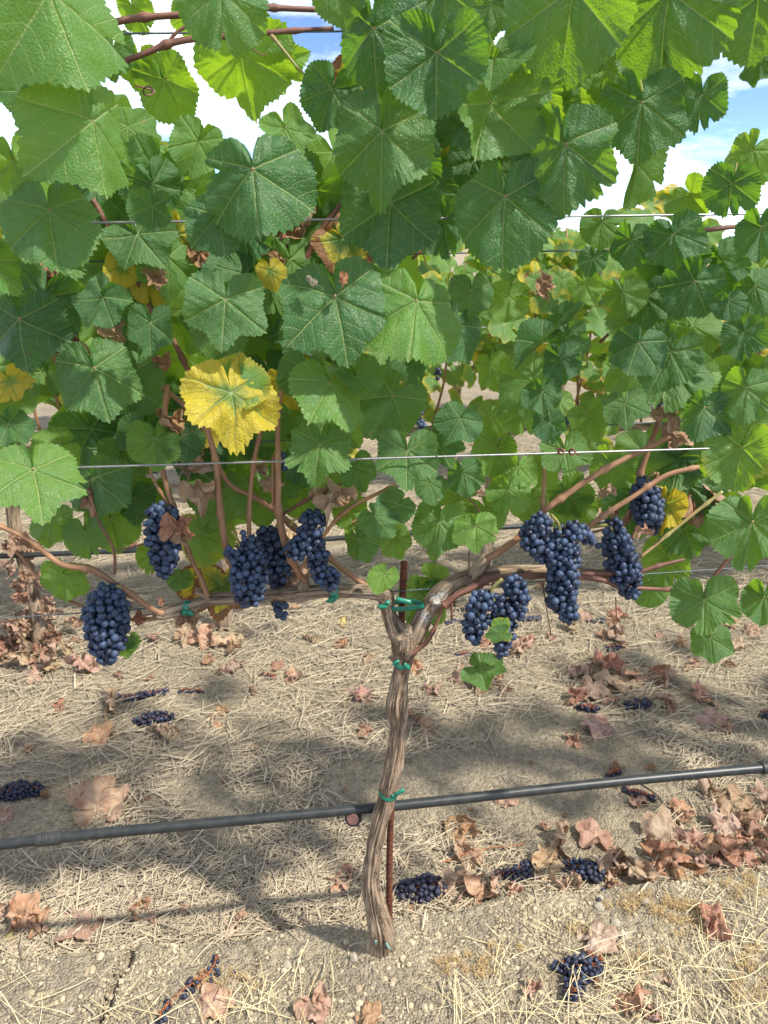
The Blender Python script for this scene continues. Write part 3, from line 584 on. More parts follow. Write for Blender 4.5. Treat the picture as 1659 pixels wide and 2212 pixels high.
# leaves of the same canopy above the frame and on the neighbouring vine: one mass
def leaf_mass(name, spots, parent, pool=None, **props):
    V = []; F = []; T = []; A = {'mv': [], 'sv': [], 'ed': [], 'luv': []}; base = 0
    src = []
    for me in (pool or LOW):
        n = len(me.vertices); c = np.empty(n * 3, np.float32); me.vertices.foreach_get('co', c)
        q = [p.vertices[:] for p in me.polygons]; at = {}
        for k in A:
            a = me.attributes[k]
            if k == 'luv': b_ = np.empty(n * 3, np.float32); a.data.foreach_get('vector', b_); b_ = b_.reshape(-1, 3)
            else: b_ = np.empty(n, np.float32); a.data.foreach_get('value', b_)
            at[k] = b_
        src.append((c.reshape(-1, 3), np.array([x for x in q if len(x) == 4]), np.array([x for x in q if len(x) == 3]), at))
    for (p, tip, nrm, size) in spots:
        c, q, t, at = random.choice(src); M = np.array(leaf_matrix(p, tip, nrm, size))
        V.append(c @ M[:3, :3].T + M[:3, 3]); F.append(q + base); T.append(t + base); base += len(c)
        for k in A: A[k].append(at[k])
    me = mk(name, np.concatenate(V), [np.concatenate(F), np.concatenate(T)], M_LEAF, {k: np.concatenate(v) for k, v in A.items()})
    o = link(name, me, parent, kind='stuff', **props); o.color = (.02, .5, 0, 1); return o
def canopy_spots(n, x0, x1, z0, z1, off0, off1, size, rs, keep=None):
    out = []
    while len(out) < n:
        X = rs.uniform(x0, x1); off = rs.uniform(off0, off1); z = rs.uniform(z0, z1); p = Vector((X, Y0 + SL * X + off, z))
        if keep and not keep(p): continue
        nrm = Vector((rs.gauss(0, .5), -.9 + 1.2 * max(0, (off - (off0 + off1) / 2)) * 2, rs.uniform(0, .9))); tip = Vector((rs.gauss(0, .5), 0, -1))
        out.append((p, tip, nrm, size * rs.uniform(.7, 1.2)))
    return out
def proj(p):
    d = p - CAMP; f_ = d.y * CP - d.z * SP; return CX + FPX * d.x / f_, CY - FPX * (d.z * CP + d.y * SP) / f_
rs = random.Random(3)
leaf_mass('inner_foliage', INNER, VINE).color = (.06, .75, 0, 1)
leaf_mass('upper_foliage', canopy_spots(34, -.95, 1.0, 1.66, 2.08, -.24, .26, .085, rs, lambda p: proj(p)[1] < -75), VINE, label='crown of leaves continuing above the picture')
RV = thing('grapevine', 'neighbouring grapevine in the near row leafing in from beyond the right edge', 'grapevine', (1.62, Y0 + SL * 1.62, 0), 'grapevines')
leaf_mass('foliage', canopy_spots(150, .85, 2.6, .95, 2.08, -.24, .26, .085, rs, lambda p: proj(p)[0] > 1740 or proj(p)[1] < -80), RV)

# ------------------------------------------------------------------ the vine's wood
def W(rows, off=0.0, roff=None):
    out = []
    for r_ in rows:
        o = r_[3] if len(r_) > 3 else off
        p = P(r_[0], r_[1], o); t = PT(r_[0], r_[1], o); out.append((p.x, p.y, p.z, r_[2] * t))
    return out
def bark_disp(amp, k, kz, seed):
    def f(ca, sa, l, r):
        a = 1 - abs(noise.noise((ca * k, sa * k, l * kz + seed))) * 2
        return r * amp * (a * .55 + .5 * noise.noise((ca * k * 2.3, sa * k * 2.3, l * kz * 1.7 + seed + 9)) + .8 * noise.noise((ca * 1.2, sa * 1.2, l * 26 + seed)))
    return f
TR = [(826, 2090, 27), (824, 2045, 24), (822, 2005, 23.5), (812, 1965, 19), (802, 1905, 16), (806, 1850, 14.5), (815, 1800, 15.5), (829, 1750, 16.5), (840, 1700, 16.5), (850, 1650, 16.5), (858, 1600, 15.5), (861, 1560, 16.5), (857, 1520, 20), (860, 1488, 16), (867, 1450, 15), (871, 1420, 19), (877, 1392, 27), (880, 1366, 22), (884, 1350, 10)]
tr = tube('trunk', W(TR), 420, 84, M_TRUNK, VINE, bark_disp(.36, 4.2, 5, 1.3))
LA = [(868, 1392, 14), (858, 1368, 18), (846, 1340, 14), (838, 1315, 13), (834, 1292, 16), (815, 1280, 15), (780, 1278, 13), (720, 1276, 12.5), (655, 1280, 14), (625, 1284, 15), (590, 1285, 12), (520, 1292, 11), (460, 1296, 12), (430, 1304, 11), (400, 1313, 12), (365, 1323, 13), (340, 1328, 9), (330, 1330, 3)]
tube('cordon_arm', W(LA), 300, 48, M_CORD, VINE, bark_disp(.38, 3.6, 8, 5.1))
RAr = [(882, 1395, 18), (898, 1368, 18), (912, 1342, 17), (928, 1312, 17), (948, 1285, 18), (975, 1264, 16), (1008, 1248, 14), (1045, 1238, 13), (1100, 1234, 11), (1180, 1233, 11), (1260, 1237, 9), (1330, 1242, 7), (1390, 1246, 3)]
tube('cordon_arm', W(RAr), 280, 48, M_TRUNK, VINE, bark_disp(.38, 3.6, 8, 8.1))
for pts_, s_ in (([(1020, 1247, 14), (1036, 1228, 15), (1050, 1206, 12), (1053, 1202, 3)], 1), ([(455, 1293, 9), (438, 1282, 8), (425, 1276, 7), (421, 1275, 2)], 2), ([(650, 1280, 10), (656, 1262, 11), (662, 1250, 8)], 3), ([(958, 1288, 14), (978, 1300, 11), (985, 1302, 3)], 4)):
    tube('spur', W(pts_), 26, 24, M_CORD, VINE, bark_disp(.3, 2.5, 20, s_))
# knots and swellings
for (x, y, r_, o) in ((864, 1376, 13, -.008), (890, 1396, 13, -.008), (942, 1298, 13, -.008), (628, 1286, 10, -.006)):
    p = P(x, y, o); t = PT(x, y, o)
    a = Vector((.2, .1, .9)).normalized() * r_ * t; b_ = [(p.x - a.x, p.y - a.y, p.z - a.z, .002), (p.x - a.x * .6, p.y - a.y * .6, p.z - a.z * .6, r_ * t * .75), (p.x, p.y, p.z, r_ * t), (p.x + a.x * .6, p.y + a.y * .6, p.z + a.z * .6, r_ * t * .75), (p.x + a.x, p.y + a.y, p.z + a.z, .002)]
    tube('bark_knot', b_, 22, 26, M_TRUNK, VINE, bark_disp(.6, 3, 40, x * .1))
# peeling bark fibres on trunk and arms
rs = random.Random(9); V = []; F = []; Tt = []; B = []; k = 0
for path, n in ((TR, 620), (LA, 240), (RAr, 220)):
    rows = spline(W(path), 300)
    for _ in range(n):
        i0 = rs.randrange(4, 270); ln = rs.randrange(4, 22); a = rs.uniform(0, 6.28); w = rs.uniform(.0006, .0016)
        seg = rows[i0:min(299, i0 + ln):max(1, ln // 5)]
        if len(seg) < 3: continue
        tg = seg[-1, :3] - seg[0, :3]; tg /= np.linalg.norm(tg); u = np.cross(tg, [0.3, 1, .1]); u /= np.linalg.norm(u); q = np.cross(tg, u)
        lift = rs.uniform(.0, .16) if rs.random() < .75 else rs.uniform(.15, .5)
        b0 = k
        for m, c in enumerate(seg):
            aa = a + .25 * m * rs.uniform(-.3, .3); nrm_ = u * math.cos(aa) + q * math.sin(aa); sd = np.cross(tg, nrm_)
            lf = 1.0 + .06 + lift * (m / (len(seg) - 1)) ** 2
            for e in (-1, 1):
                V.append(c[:3] + nrm_ * c[3] * lf + sd * e * w * (1 - .6 * m / len(seg))); B.append((rs.random() * .03, .01, m * .01)); k += 1
        for m in range(len(seg) - 1):
            F.append((b0 + 2 * m, b0 + 2 * m + 1, b0 + 2 * m + 3, b0 + 2 * m + 2))
link('bark_fibres', mk('bark_fibres', np.array(V), np.array(F), M_TRUNK, {'bk': np.array(B)}, False), VINE, kind='stuff')

def cane(rows, off=0.0, mat=None, sides=10, nodes=True, name='cane'):
    w = W(rows, off); n = max(24, 10 * len(w)); sp_ = spline(w, n); ln = np.concatenate([[0], np.cumsum(np.linalg.norm(np.diff(sp_[:, :3], axis=0), axis=1))])
    if nodes:
        ph = rows[0][0] * .013
        for q in range(n):
            u = ((ln[q] + ph) % .085) - .0425; sp_[q, 3] *= 1 + .5 * math.exp(-(u / .006) ** 2)
        wob = np.array([[noise.noise((l * 9, 1.3 + rows[0][0], 0)), noise.noise((l * 9, 5.3 + rows[0][0], 0)), noise.noise((l * 9, 8.3, rows[0][0]))] for l in ln]) * .004
        sp_[:, :3] += wob * np.clip(ln / .03, 0, 1)[:, None]
    sp_[:, 3] *= .9
    V, F, T, B = tube_arrays(sp_, sides)
    return link(name, mk(name, V, [F, T], mat or M_CANE, {'bk': B + (rows[0][0] * .01, 0, 0)}), VINE)
cane([(352, 1326, 8), (330, 1316, 7.5), (250, 1262, 7), (200, 1230, 8), (130, 1215, 7), (60, 1165, 6), (-10, 1133, 6)], -.02)
cane([(372, 1326, 6), (330, 1336, 5), (300, 1337, 5), (262, 1340, 4)], .01)
cane([(180, 1310, 3.5), (130, 1290, 3.5), (85, 1250, 3.5), (45, 1200, 4), (20, 1180, 4)], .01)
cane([(448, 1288, 6), (436, 1255, 6), (418, 1225, 5.5), (400, 1180, 5.5), (385, 1125, 6), (362, 1060, 6), (350, 990, 6.5), (354, 900, 6.5), (360, 830, 6)], -.01)
cane([(385, 1120, 4), (360, 1080, 3.5), (330, 1030, 3), (325, 1005, 3)], -.01)
cane([(515, 1285, 7), (508, 1240, 8), (488, 1180, 8.5), (480, 1120, 8), (472, 1050, 7.5), (462, 980, 7), (440, 900, 6.5)], -.02)
cane([(540, 1205, 5), (541, 1120, 5.5), (545, 1040, 5.5), (556, 960, 5.5), (580, 860, 5)], .0)
cane([(660, 1255, 8), (642, 1230, 8), (618, 1180, 9), (605, 1120, 8.5), (603, 1040, 7), (600, 940, 6.5), (606, 860, 6.5), (640, 790, 6), (655, 770, 5)], -.01)
cane([(806, 1276, 7), (740, 1230, 7), (680, 1180, 7), (600, 1105, 7.5), (545, 1070, 6), (490, 1035, 6), (420, 900, 6), (300, 790, 6)], .02)
cane([(590, 1090, 4), (588, 1040, 4), (590, 980, 4)], .0)
cane([(608, 1112, 4), (660, 1085, 4), (740, 1045, 3)], .0, M_CANER)
cane([(640, 1240, 4), (690, 1170, 4), (745, 1105, 5), (830, 1060, 4), (870, 1040, 3)], .02)
cane([(760, 1130, 3.5), (800, 1110, 3), (850, 1105, 2.5)], .02)
cane([(1050, 1208, 9), (1085, 1188, 8.5), (1125, 1160, 8), (1172, 1108, 8), (1230, 1065, 7.5), (1300, 1018, 7), (1380, 975, 6.5), (1450, 940, 6)], -.03)
cane([(1172, 1110, 4.5), (1172, 1060, 4.5), (1174, 1000, 4)], -.03)
cane([(1255, 1150, 6), (1320, 1105, 6.5), (1380, 1065, 6), (1440, 1030, 6), (1510, 1010, 5)], -.03)
cane([(1335, 1150, 7), (1365, 1100, 7), (1385, 1030, 7), (1410, 950, 6.5), (1430, 880, 6)], .02)
cane([(1365, 1165, 5), (1400, 1090, 5), (1420, 1020, 5)], .03)
cane([(1385, 1202, 3.5), (1430, 1165, 4), (1500, 1110, 4), (1560, 1062, 4)], -.03, M_STALK)
cane([(958, 1308, 9), (990, 1285, 8), (1030, 1266, 8), (1060, 1248, 8), (1120, 1242, 7), (1200, 1243, 7.5), (1250, 1246, 7), (1300, 1252, 6), (1350, 1266, 5), (1460, 1275, 4)], -.03, M_CANER)
cane([(1240, 1242, 7), (1300, 1240, 6), (1370, 1236, 6), (1430, 1222, 5), (1480, 1212, 3)], -.02, M_CANER)
cane([(888, 1412, 7), (905, 1402, 6), (925, 1385, 5.5), (945, 1345, 4), (960, 1300, 3.5)], -.02, M_CANER)
cane([(885, 1432, .9), (905, 1405, 1.2), (925, 1388, 1.5)], -.02, M_CANER, 6, False)
cane([(260, 135, 7), (320, 112, 7), (370, 95, 8), (450, 85, 6.5), (560, 75, 6), (720, 62, 5.5)], .0, M_CANER)
cane([(228, 52, 8), (300, 38, 8), (400, 30, 7.5), (540, 14, 7), (690, 22, 6)], .02, M_CANER)
cane([(360, 95, 4), (385, 70, 4), (425, 48, 3)], .0, M_CANER)
cane([(585, 75, 4), (605, 100, 4), (640, 145, 3), (662, 165, 2.5)], .0, M_STALK)
cane([(200, 430, 6), (240, 500, 6), (285, 580, 6), (325, 662, 6.5), (370, 720, 6), (420, 835, 6.5)], .0, M_CANER)
cane([(755, 420, 7), (700, 490, 8), (660, 560, 7), (620, 640, 6)], .03, M_CANER)
cane([(760, 435, 4), (715, 485, 4.5), (690, 530, 4)], .02)
cane([(545, 560, 5), (620, 530, 5), (700, 495, 5)], .05, M_CANER)
cane([(1295, 740, 3.5), (1340, 700, 3.5), (1375, 680, 3.5)], .05, M_CANER)
cane([(1260, 1155, 3), (1320, 1140, 3), (1245, 1240, 3)][:2], .05)
cane([(890, 560, 3.5), (935, 520, 4)], .03, M_CANER, nodes=False)
cane([(1500, 500, 5), (1560, 492, 6), (1600, 488, 5)], .02, M_CANER)
for rows in ([(192, 1070, 3), (215, 1130, 3), (245, 1185, 3.5), (248, 1240, 4)], [(300, 1330, 2), (340, 1325, 2)], [(248, 1190, 2), (290, 1180, 2), (330, 1170, 1.5)], [(1100, 1175, 2), (1140, 1160, 2), (1170, 1140, 1.5)], [(1330, 1290, 1.5), (1332, 1345, 1)], [(1172, 1260, 2), (1180, 1310, 1.5), (1190, 1370, 1.2)], [(975, 1300, 3.5), (976, 1340, 3)], [(1040, 1110, 2), (1015, 1080, 2), (990, 1060, 1.5)], [(1015, 1160, 2), (1014, 1180, 2), (1012, 1250, 2)], [(1522, 1282, 3), (1530, 1262, 3), (1555, 1230, 4), (1580, 1200, 4)]):
    cane(rows, -.03, M_CANER, 6, False, 'tendril')
def coil(name, x, y, r0, turns, off, tail):
    pts_ = []
    for a in np.linspace(0, turns * 6.28, int(14 * turns)):
        r_ = r0 * (1 - .25 * a / (turns * 6.28)); pts_.append((x + r_ * math.cos(a), y + r_ * math.sin(a) * .9, 2, off - .004 * a))
    pts_ = [(tail[0], tail[1], 2, off)] + pts_
    return link(name, mk(name, *(lambda V, F, T, B: (V, [F, T], M_CANER, {'bk': B}))(*tube_arrays(spline(W(pts_), 60), 6))), VINE)
coil('tendril', 320, 196, 12, 1.1, -.14, (292, 185)); coil('tendril', 1212, 975, 7, 2, -.13, (1200, 968)); coil('tendril', 1236, 976, 7, 2, -.13, (1250, 985))
cane([(525, 90, 2), (548, 108, 2), (570, 120, 1.5), (575, 115, 1.5)], -.02, M_CANER, 6, False, 'tendril')

# ------------------------------------------------------------------ grapes
def ico_sphere(sub):
    import bmesh
    bm = bmesh.new(); bmesh.ops.create_icosphere(bm, subdivisions=sub, radius=1)
    for v in bm.verts:
        if v.co.z < -.9: v.co.z += .05 * (abs(v.co.z) - .9) * 10
        v.co *= 1 + .03 * noise.noise(v.co * 1.3)
    me = bpy.data.meshes.new('grape'); bm.to_mesh(me); bm.free(); me.polygons.foreach_set('use_smooth', [True] * len(me.polygons)); me.materials.append(M_GRAPE); return me
GR = ico_sphere(3)
def wrinkle(seed, sub=2, amt=.5):
    import bmesh
    bm = bmesh.new(); bmesh.ops.create_icosphere(bm, subdivisions=sub + 1, radius=1)
    for v in bm.verts:
        n_ = 1 - abs(noise.noise(v.co * 2.4 + Vector((seed, 0, 0)))) * 2; v.co *= 1 - amt * (1 - n_) * .7 + .1 * noise.noise(v.co * 1.2 + Vector((0, seed, 0)))
    me = bpy.data.meshes.new('raisin'); bm.to_mesh(me); bm.free(); me.polygons.foreach_set('use_smooth', [True] * len(me.polygons)); me.materials.append(M_GRAPE); return me
WR = [wrinkle(k * 3.7) for k in range(4)]; WR2 = [wrinkle(k * 3.7, 1) for k in range(3)]
GROUPB = 'grape bunches hanging on the near vine'
def pack(lobes, D, rs, tries=8000, shell=2.4, md=.78):
    """lobes: lists of (x,y,z,r); berries packed in the outer layers of their union"""
    caps = []
    for lb in lobes:
        sp_ = spline(lb, 12 * len(lb)) if len(lb) > 1 else np.array(lb); caps.append(sp_)
    al = np.concatenate(caps); g = np.random.default_rng(rs.randrange(10 ** 6)); C = al[g.integers(0, len(al), tries)]
    d = g.normal(size=(tries, 3)); d /= np.linalg.norm(d, axis=1)[:, None]
    Q = C[:, :3] + d * (np.maximum(0., C[:, 3] - D * .5) * g.random(tries) ** .33)[:, None]
    dep = np.max(al[None, :, 3] - np.sqrt(((Q[:, None] - al[None, :, :3]) ** 2).sum(2)), axis=1)
    Q = Q[dep <= D * (.5 + shell)]; keep = np.empty((len(Q), 3)); n = 0; lim = (D * md) ** 2
    for p in Q:
        e = keep[:n] - p
        if n and np.einsum('ij,ij->i', e, e).min() < lim: continue
        keep[n] = p; n += 1
    return list(keep[:n])
def bunch(label, lobes, stem, off, D=17.5, seed=1, tone=1.0, meshes=None, col=None, group=GROUPB):
    rs = random.Random(seed); w = [[(*q[:3], q[3] * 1.1) for q in W(l, off)] for l in lobes]; t = PT(lobes[0][0][0], lobes[0][0][1], off); Dm = D * t
    root = thing('grape_bunch', label, 'grape bunch', w[0][0][:3], group)
    for p in pack(w, Dm, rs):
        r_ = Dm * .5 * (rs.uniform(.86, 1.12) if rs.random() > .12 else rs.uniform(.55, .85))
        q = Matrix.LocRotScale(Vector(p), (Matrix.Rotation(rs.uniform(0, 6.28), 3, 'Z') @ Matrix.Rotation(rs.gauss(.9, .6), 3, 'X')).to_euler(), Vector((r_, r_, r_ * rs.uniform(.98, 1.1))))
        o = link('grape', GR if rs.random() > .06 else rs.choice(WR), root, q); o.color = (1 if rs.random() > .12 else rs.uniform(.35, .8), 1, 1, 1)
    sw = W(stem, off); V, F, T, B = tube_arrays(spline(sw, 14), 7); link('stem', mk('stem', V, [F, T], M_RACHIS, {'bk': B}), root)
    return root
bunch('lowest large blue-black bunch on the left, hanging below the cane end', [[(229, 1292, 38), (231, 1328, 50), (231, 1368, 46), (229, 1405, 34), (227, 1428, 16)]], [(229, 1300, 3), (240, 1268, 3), (262, 1268, 3.5)], -.05, 16.5, 1)
bunch('left bunch with a red dry leaf stuck to its side', [[(352, 1122, 40), (352, 1160, 40), (354, 1200, 32), (354, 1236, 18)], [(340, 1120, 26), (385, 1130, 20)]], [(358, 1125, 3), (362, 1105, 3), (380, 1110, 3)], -.03, 16.5, 2)
bunch('pale bloomed bunch hanging in front of the left arm', [[(546, 1172, 20), (536, 1205, 36), (538, 1242, 43), (538, 1274, 38), (532, 1296, 20)], [(497, 1192, 15), (515, 1205, 15)], [(531, 1148, 9), (518, 1156, 9), (545, 1165, 12)]], [(520, 1205, 3), (515, 1170, 3), (500, 1145, 4)], -.06, 15.8, 3)
bunch('shaded bunch behind the left arm, its tip showing below the wood', [[(580, 1158, 29), (594, 1192, 37), (602, 1232, 34), (603, 1262, 26), (606, 1302, 23), (608, 1332, 14)]], [(590, 1160, 3), (600, 1130, 3), (606, 1115, 3)], .04, 16, 4)
bunch('crooked bunch resting on the left arm beside the green tie', [[(676, 1126, 31), (668, 1160, 31), (684, 1190, 27), (692, 1230, 27), (712, 1252, 28)], [(668, 1165, 28), (640, 1186, 31)], [(672, 1120, 16), (692, 1130, 16)]], [(672, 1130, 3), (640, 1120, 3.5), (628, 1135, 4)], -.04, 15.8, 5)
bunch('two-lobed bunch with a small yellow leaf hanging from the right arm', [[(1034, 1296, 24), (1028, 1332, 31), (1022, 1372, 24)], [(1112, 1264, 27), (1112, 1302, 33), (1098, 1340, 24), (1086, 1382, 25), (1082, 1414, 15)], [(1050, 1290, 20), (1068, 1312, 26), (1080, 1300, 24)], [(1060, 1335, 20), (1075, 1345, 20)]], [(1070, 1305, 4), (1062, 1275, 4), (1085, 1250, 4)], -.07, 16.5, 6)
bunch('longest winged bunch hanging across the right arm', [[(1217, 1168, 34), (1217, 1212, 38), (1216, 1257, 36), (1216, 1300, 35), (1228, 1330, 22)], [(1168, 1132, 30), (1150, 1165, 31), (1178, 1192, 28), (1205, 1205, 28)], [(1228, 1145, 24), (1250, 1150, 24), (1280, 1172, 17)]], [(1212, 1160, 4), (1205, 1130, 4), (1190, 1112, 4)], -.07, 16, 7)
bunch('slanting bunch right of the longest one, with a shoot across its tip', [[(1326, 1146, 30), (1334, 1182, 34), (1344, 1220, 38), (1352, 1250, 34), (1361, 1280, 22)], [(1295, 1175, 12), (1310, 1190, 16)]], [(1325, 1150, 4), (1310, 1135, 4), (1265, 1140, 4)], -.02, 15.2, 8)
bunch('upper right bunch with a dry leaf at its tip, above the others', [[(1393, 1052, 28), (1398, 1088, 39), (1402, 1122, 31), (1412, 1146, 14)]], [(1393, 1060, 3), (1398, 1035, 3), (1415, 1020, 4)], -.01, 16, 9)
bunch('few grapes half hidden behind the wires above the left bunches', [[(338, 1020, 13), (350, 1010, 12)]], [(345, 1015, 2), (350, 1000, 2), (356, 990, 2)], .0, 16, 10)
bunch('few grapes half hidden beside the curled leaf near the middle wires', [[(609, 985, 10), (613, 1008, 12)]], [(609, 990, 2), (606, 970, 2), (602, 960, 2)], .01, 16, 11)

# ------------------------------------------------------------------ trellis wires, stake, ties, hose
def along(px0, py0, off, ext=(-2.2, 7), sag=0):
    p = P(px0, py0, off); return [(p.x + ROWD.x * u, p.y + ROWD.y * u, p.z + sag * u, 0) for u in np.linspace(ext[0], ext[1], 8)]
def wire(label, a, b, off, r_, mat, offb=None):
    """a straight wire through two measured points"""
    p, q = P(a[0], a[1], off), P(b[0], b[1], off if offb is None else offb); d = (q - p).normalized(); m = (p + q) / 2
    o = tube('trellis_wire', [(*(m + d * u), r_) for u in np.linspace(-2.3, 4.5, 5)], 24, 8, mat)
    o['label'] = label; o['category'] = 'wire'; o['group'] = 'trellis wires of the near row'; return o
wire('thin dark wire carrying the two arms of the vine', (0, 1336), (1659, 1222), .012, .0012, M_WIREO)
wire('shiny steel wire in front of the leaves, just above the grapes', (190, 1009), (1500, 970), -.138, .0016, M_WIRE)
wire('dark wire running behind the shiny one above the grapes', (180, 972), (1100, 928), .05, .0013, M_WIREO)
wire('bright steel wire crossing the sky gap at right', (1200, 468), (1659, 462), -.10, .0015, M_WIRE)
wire('dark wire in the upper leaves below the sky gap', (1115, 544), (1250, 541), .10, .0013, M_WIREO)
wire('dark wire close under the top shoots at left', (250, 73), (700, 68), .0, .0014, M_WIREO)
st_pts = [(841, 2075, 6.6, .012), (841, 1940, 6.4, .014), (843, 1800, 6.2, .022), (856, 1550, 6.2, .035), (866, 1370, 6.4, .03), (873, 1214, 7, .012)]
rows = spline(W(st_pts), 300)
stk = thing('steel_stake', 'rusty ribbed steel rod standing behind the trunk', 'stake', rows[0][:3])
V, F, T, B = tube_arrays(rows, 14, lambda ca, sa, l, r_: r_ * (.14 * max(0, math.sin(l * 560 + .9 * ca)) ** 2 + (.10 if abs(sa) > .93 else 0)))
link('rod', mk('rod', V, [F, T], M_RUST, {'bk': B}), stk)
def ribbon_loop(name, label, centre, axis_, ra, rb, width, tails, mat, tilt=0):
    """tie tape wound round wood: centre, axis of the wood, half sizes, with free ends"""
    ax = axis_.normalized(); u = ax.cross(Vector((0, 1, 0))).normalized(); w = ax.cross(u)
    root = thing(name, label, 'tie', centre, 'green tie tapes')
    V = []; F = []; n = 40
    for k in range(n):
        a = 6.283 * k / n; jit = .0012 * math.sin(3 * a + 1)
        c = centre + u * ra * math.cos(a) + w * rb * math.sin(a) + ax * (tilt * math.cos(a) + jit)
        o_ = (u * math.cos(a) + w * math.sin(a))
        for e, f_ in ((-1, 0), (-.3, .0009), (.3, -.0006), (1, .0005)): V.append(c + ax * width * e + o_ * f_)
    for k in range(n):
        for m in range(3): F.append((k * 4 + m, ((k + 1) % n) * 4 + m, ((k + 1) % n) * 4 + m + 1, k * 4 + m + 1))
    me = mk('loop', V, np.array(F), mat); o = link('loop', me, root); md = o.modifiers.new('thick', 'SOLIDIFY'); md.thickness = .0005
    for (start, d1, d2, ln) in tails:
        V = []; F = []
        for k in range(7):
            s = k / 6; c = start + (d1 * (1 - s) + d2 * s) * ln * s; sd = (d1.cross(Vector((0, -1, .3)))).normalized()
            for e in (-1, 0, 1): V.append(c + sd * width * e * (1 - .1 * s) + Vector((0, -.0012 * (1 - abs(e)), 0)))
        for k in range(6):
            for m in range(2): F.append((k * 3 + m, k * 3 + m + 1, k * 3 + m + 4, k * 3 + m + 3))
        o = link('tail', mk('tail', V, np.array(F), mat), root); md = o.modifiers.new('thick', 'SOLIDIFY'); md.thickness = .0005
    return root
X_, Z_ = Vector((1, 0, 0)), Vector((0, 0, 1))
def tie(label, x, y, axis_, rpx, off, wpx, tails, mat=M_TAPE, tilt=0, rb=None, name='tie_tape'):
    t = PT(x, y, off); c = P(x, y, off)
    ribbon_loop(name, label, c, axis_, rpx * t, (rb or rpx) * t, wpx * t, [(P(a, b, off - rpx * t * 1.05), d1, d2, ln * t) for (a, b, d1, d2, ln) in tails], mat, tilt)
V3 = Vector
tie('green tape knotted round the trunk just below the fork', 869, 1431, V3((.1, 0, 1)), 20.5, 0, 5, [(862, 1430, V3((-.8, -.3, .5)), V3((-.9, -.2, -.5)), 20), (872, 1434, V3((.8, -.3, -.4)), V3((.7, 0, -.7)), 18)])
tie('green tape tying the lower trunk above the hose', 838, 1714, V3((.12, 0, 1)), 20, 0.0, 4.4, [(852, 1716, V3((.9, -.4, .6)), V3((.8, 0, .5)), 26), (848, 1716, V3((-.2, -.3, -.8)), V3((0, 0, -1)), 8)], tilt=.003)
tie('long green tape stretched from arm to arm past the stake', 872, 1307, Z_, 44, .0, 5.6, [(836, 1308, V3((-.8, -.2, -.3)), V3((-.9, 0, -.2)), 20), (842, 1304, V3((-.5, -.4, .4)), V3((-.7, 0, .3)), 14), (890, 1302, V3((-.9, -.1, .3)), V3((-1, 0, .25)), 34)], rb=17)
tie('green tape round the left arm close to the fork', 722, 1279, X_, 15.5, 0, 9, [(720, 1290, V3((-.2, -.4, -.8)), V3((-.6, 0, -.7)), 18)])
tie('green tape near the far end of the left arm', 405, 1311, X_, 14.5, 0, 7, [(400, 1318, V3((-.3, -.4, -.8)), V3((-.4, 0, -.8)), 14), (407, 1320, V3((.3, -.4, -.8)), V3((.6, 0, -.8)), 14)])
tie('faded green scrap of tape at the foot of the stake', 843, 2060, V3((.1, .1, 1)), 9, .012, 6, [(846, 2058, V3((.6, -.5, .4)), V3((.5, 0, -.7)), 14)])
tie('pale bleached tape half buried at the trunk base', 826, 2050, V3((.25, .2, 1)), 26.5, .0, 3.0, [(812, 2030, V3((-.3, -.4, -.6)), V3((0, 0, -1)), 14), (834, 2036, V3((.3, -.5, -.8)), V3((.5, 0, -.9)), 22)], M_TAPE2)
HS = [(-420, 1864), (-150, 1842), (0, 1825), (130, 1809), (400, 1783), (700, 1755), (830, 1743), (1000, 1725), (1300, 1692), (1659, 1658), (2000, 1630)]
HO = .034
hw = W([(x, y, 12.2, HO) for x, y in HS]); hw = [(*h[:3], .0101) for h in hw]
hose = thing('drip_hose', 'black drip irrigation hose running behind the trunk', 'hose', hw[0][:3])
V, F, T, B = tube_arrays(spline(hw, 160), 24); link('tube', mk('tube', V, [F, T], M_HOSE, {'bk': B}), hose)
def collar(a, b, r_, rings=0):
    w = W([(a[0], a[1], 1, HO), ((a[0] + b[0]) / 2, (a[1] + b[1]) / 2, 1, HO), (b[0], b[1], 1, HO)]); sp_ = spline([(*q[:3], r_) for q in w], 41)
    for k in range(41):
        if rings and (k % 10) < 1: sp_[k, 3] *= .93
        if k in (0, 40): sp_[k, 3] = .009
    V, F, T, B = tube_arrays(sp_, 24); link('coupling', mk('coupling', V, [F, T], M_FIT, {'bk': B}), hose)
collar((78, 1815), (133, 1809), .0128, 1); collar((1643, 1659.5), (1690, 1655), .0138, 1)
p = P(763, 1763, HO); t = PT(763, 1763, HO)
import bmesh
bm = bmesh.new(); bmesh.ops.create_cone(bm, cap_ends=True, segments=28, radius1=.0195 * .9, radius2=.0195 * .8, depth=.010); bmesh.ops.bevel(bm, geom=[e for e in bm.edges if e.calc_face_angle(0) > .8], offset=.0015, segments=2, affect='EDGES')
me = bpy.data.meshes.new('dripper'); bm.to_mesh(me); bm.free(); me.materials.append(M_FIT)
dr = link('dripper', me, hose, Matrix.LocRotScale(P(763, 1768, HO - .004), Euler((R(80), 0, R(-8))), None))
bm = bmesh.new(); bmesh.ops.create_cone(bm, cap_ends=True, segments=24, radius1=.0118, radius2=.0118, depth=.003)
me = bpy.data.meshes.new('dripper_cap'); bm.to_mesh(me); bm.free(); me.materials.append(M_DRIP)
link('dripper_cap', me, dr, Matrix.LocRotScale(P(762, 1769, HO - .0105), Euler((R(80), 0, R(-8))), None))

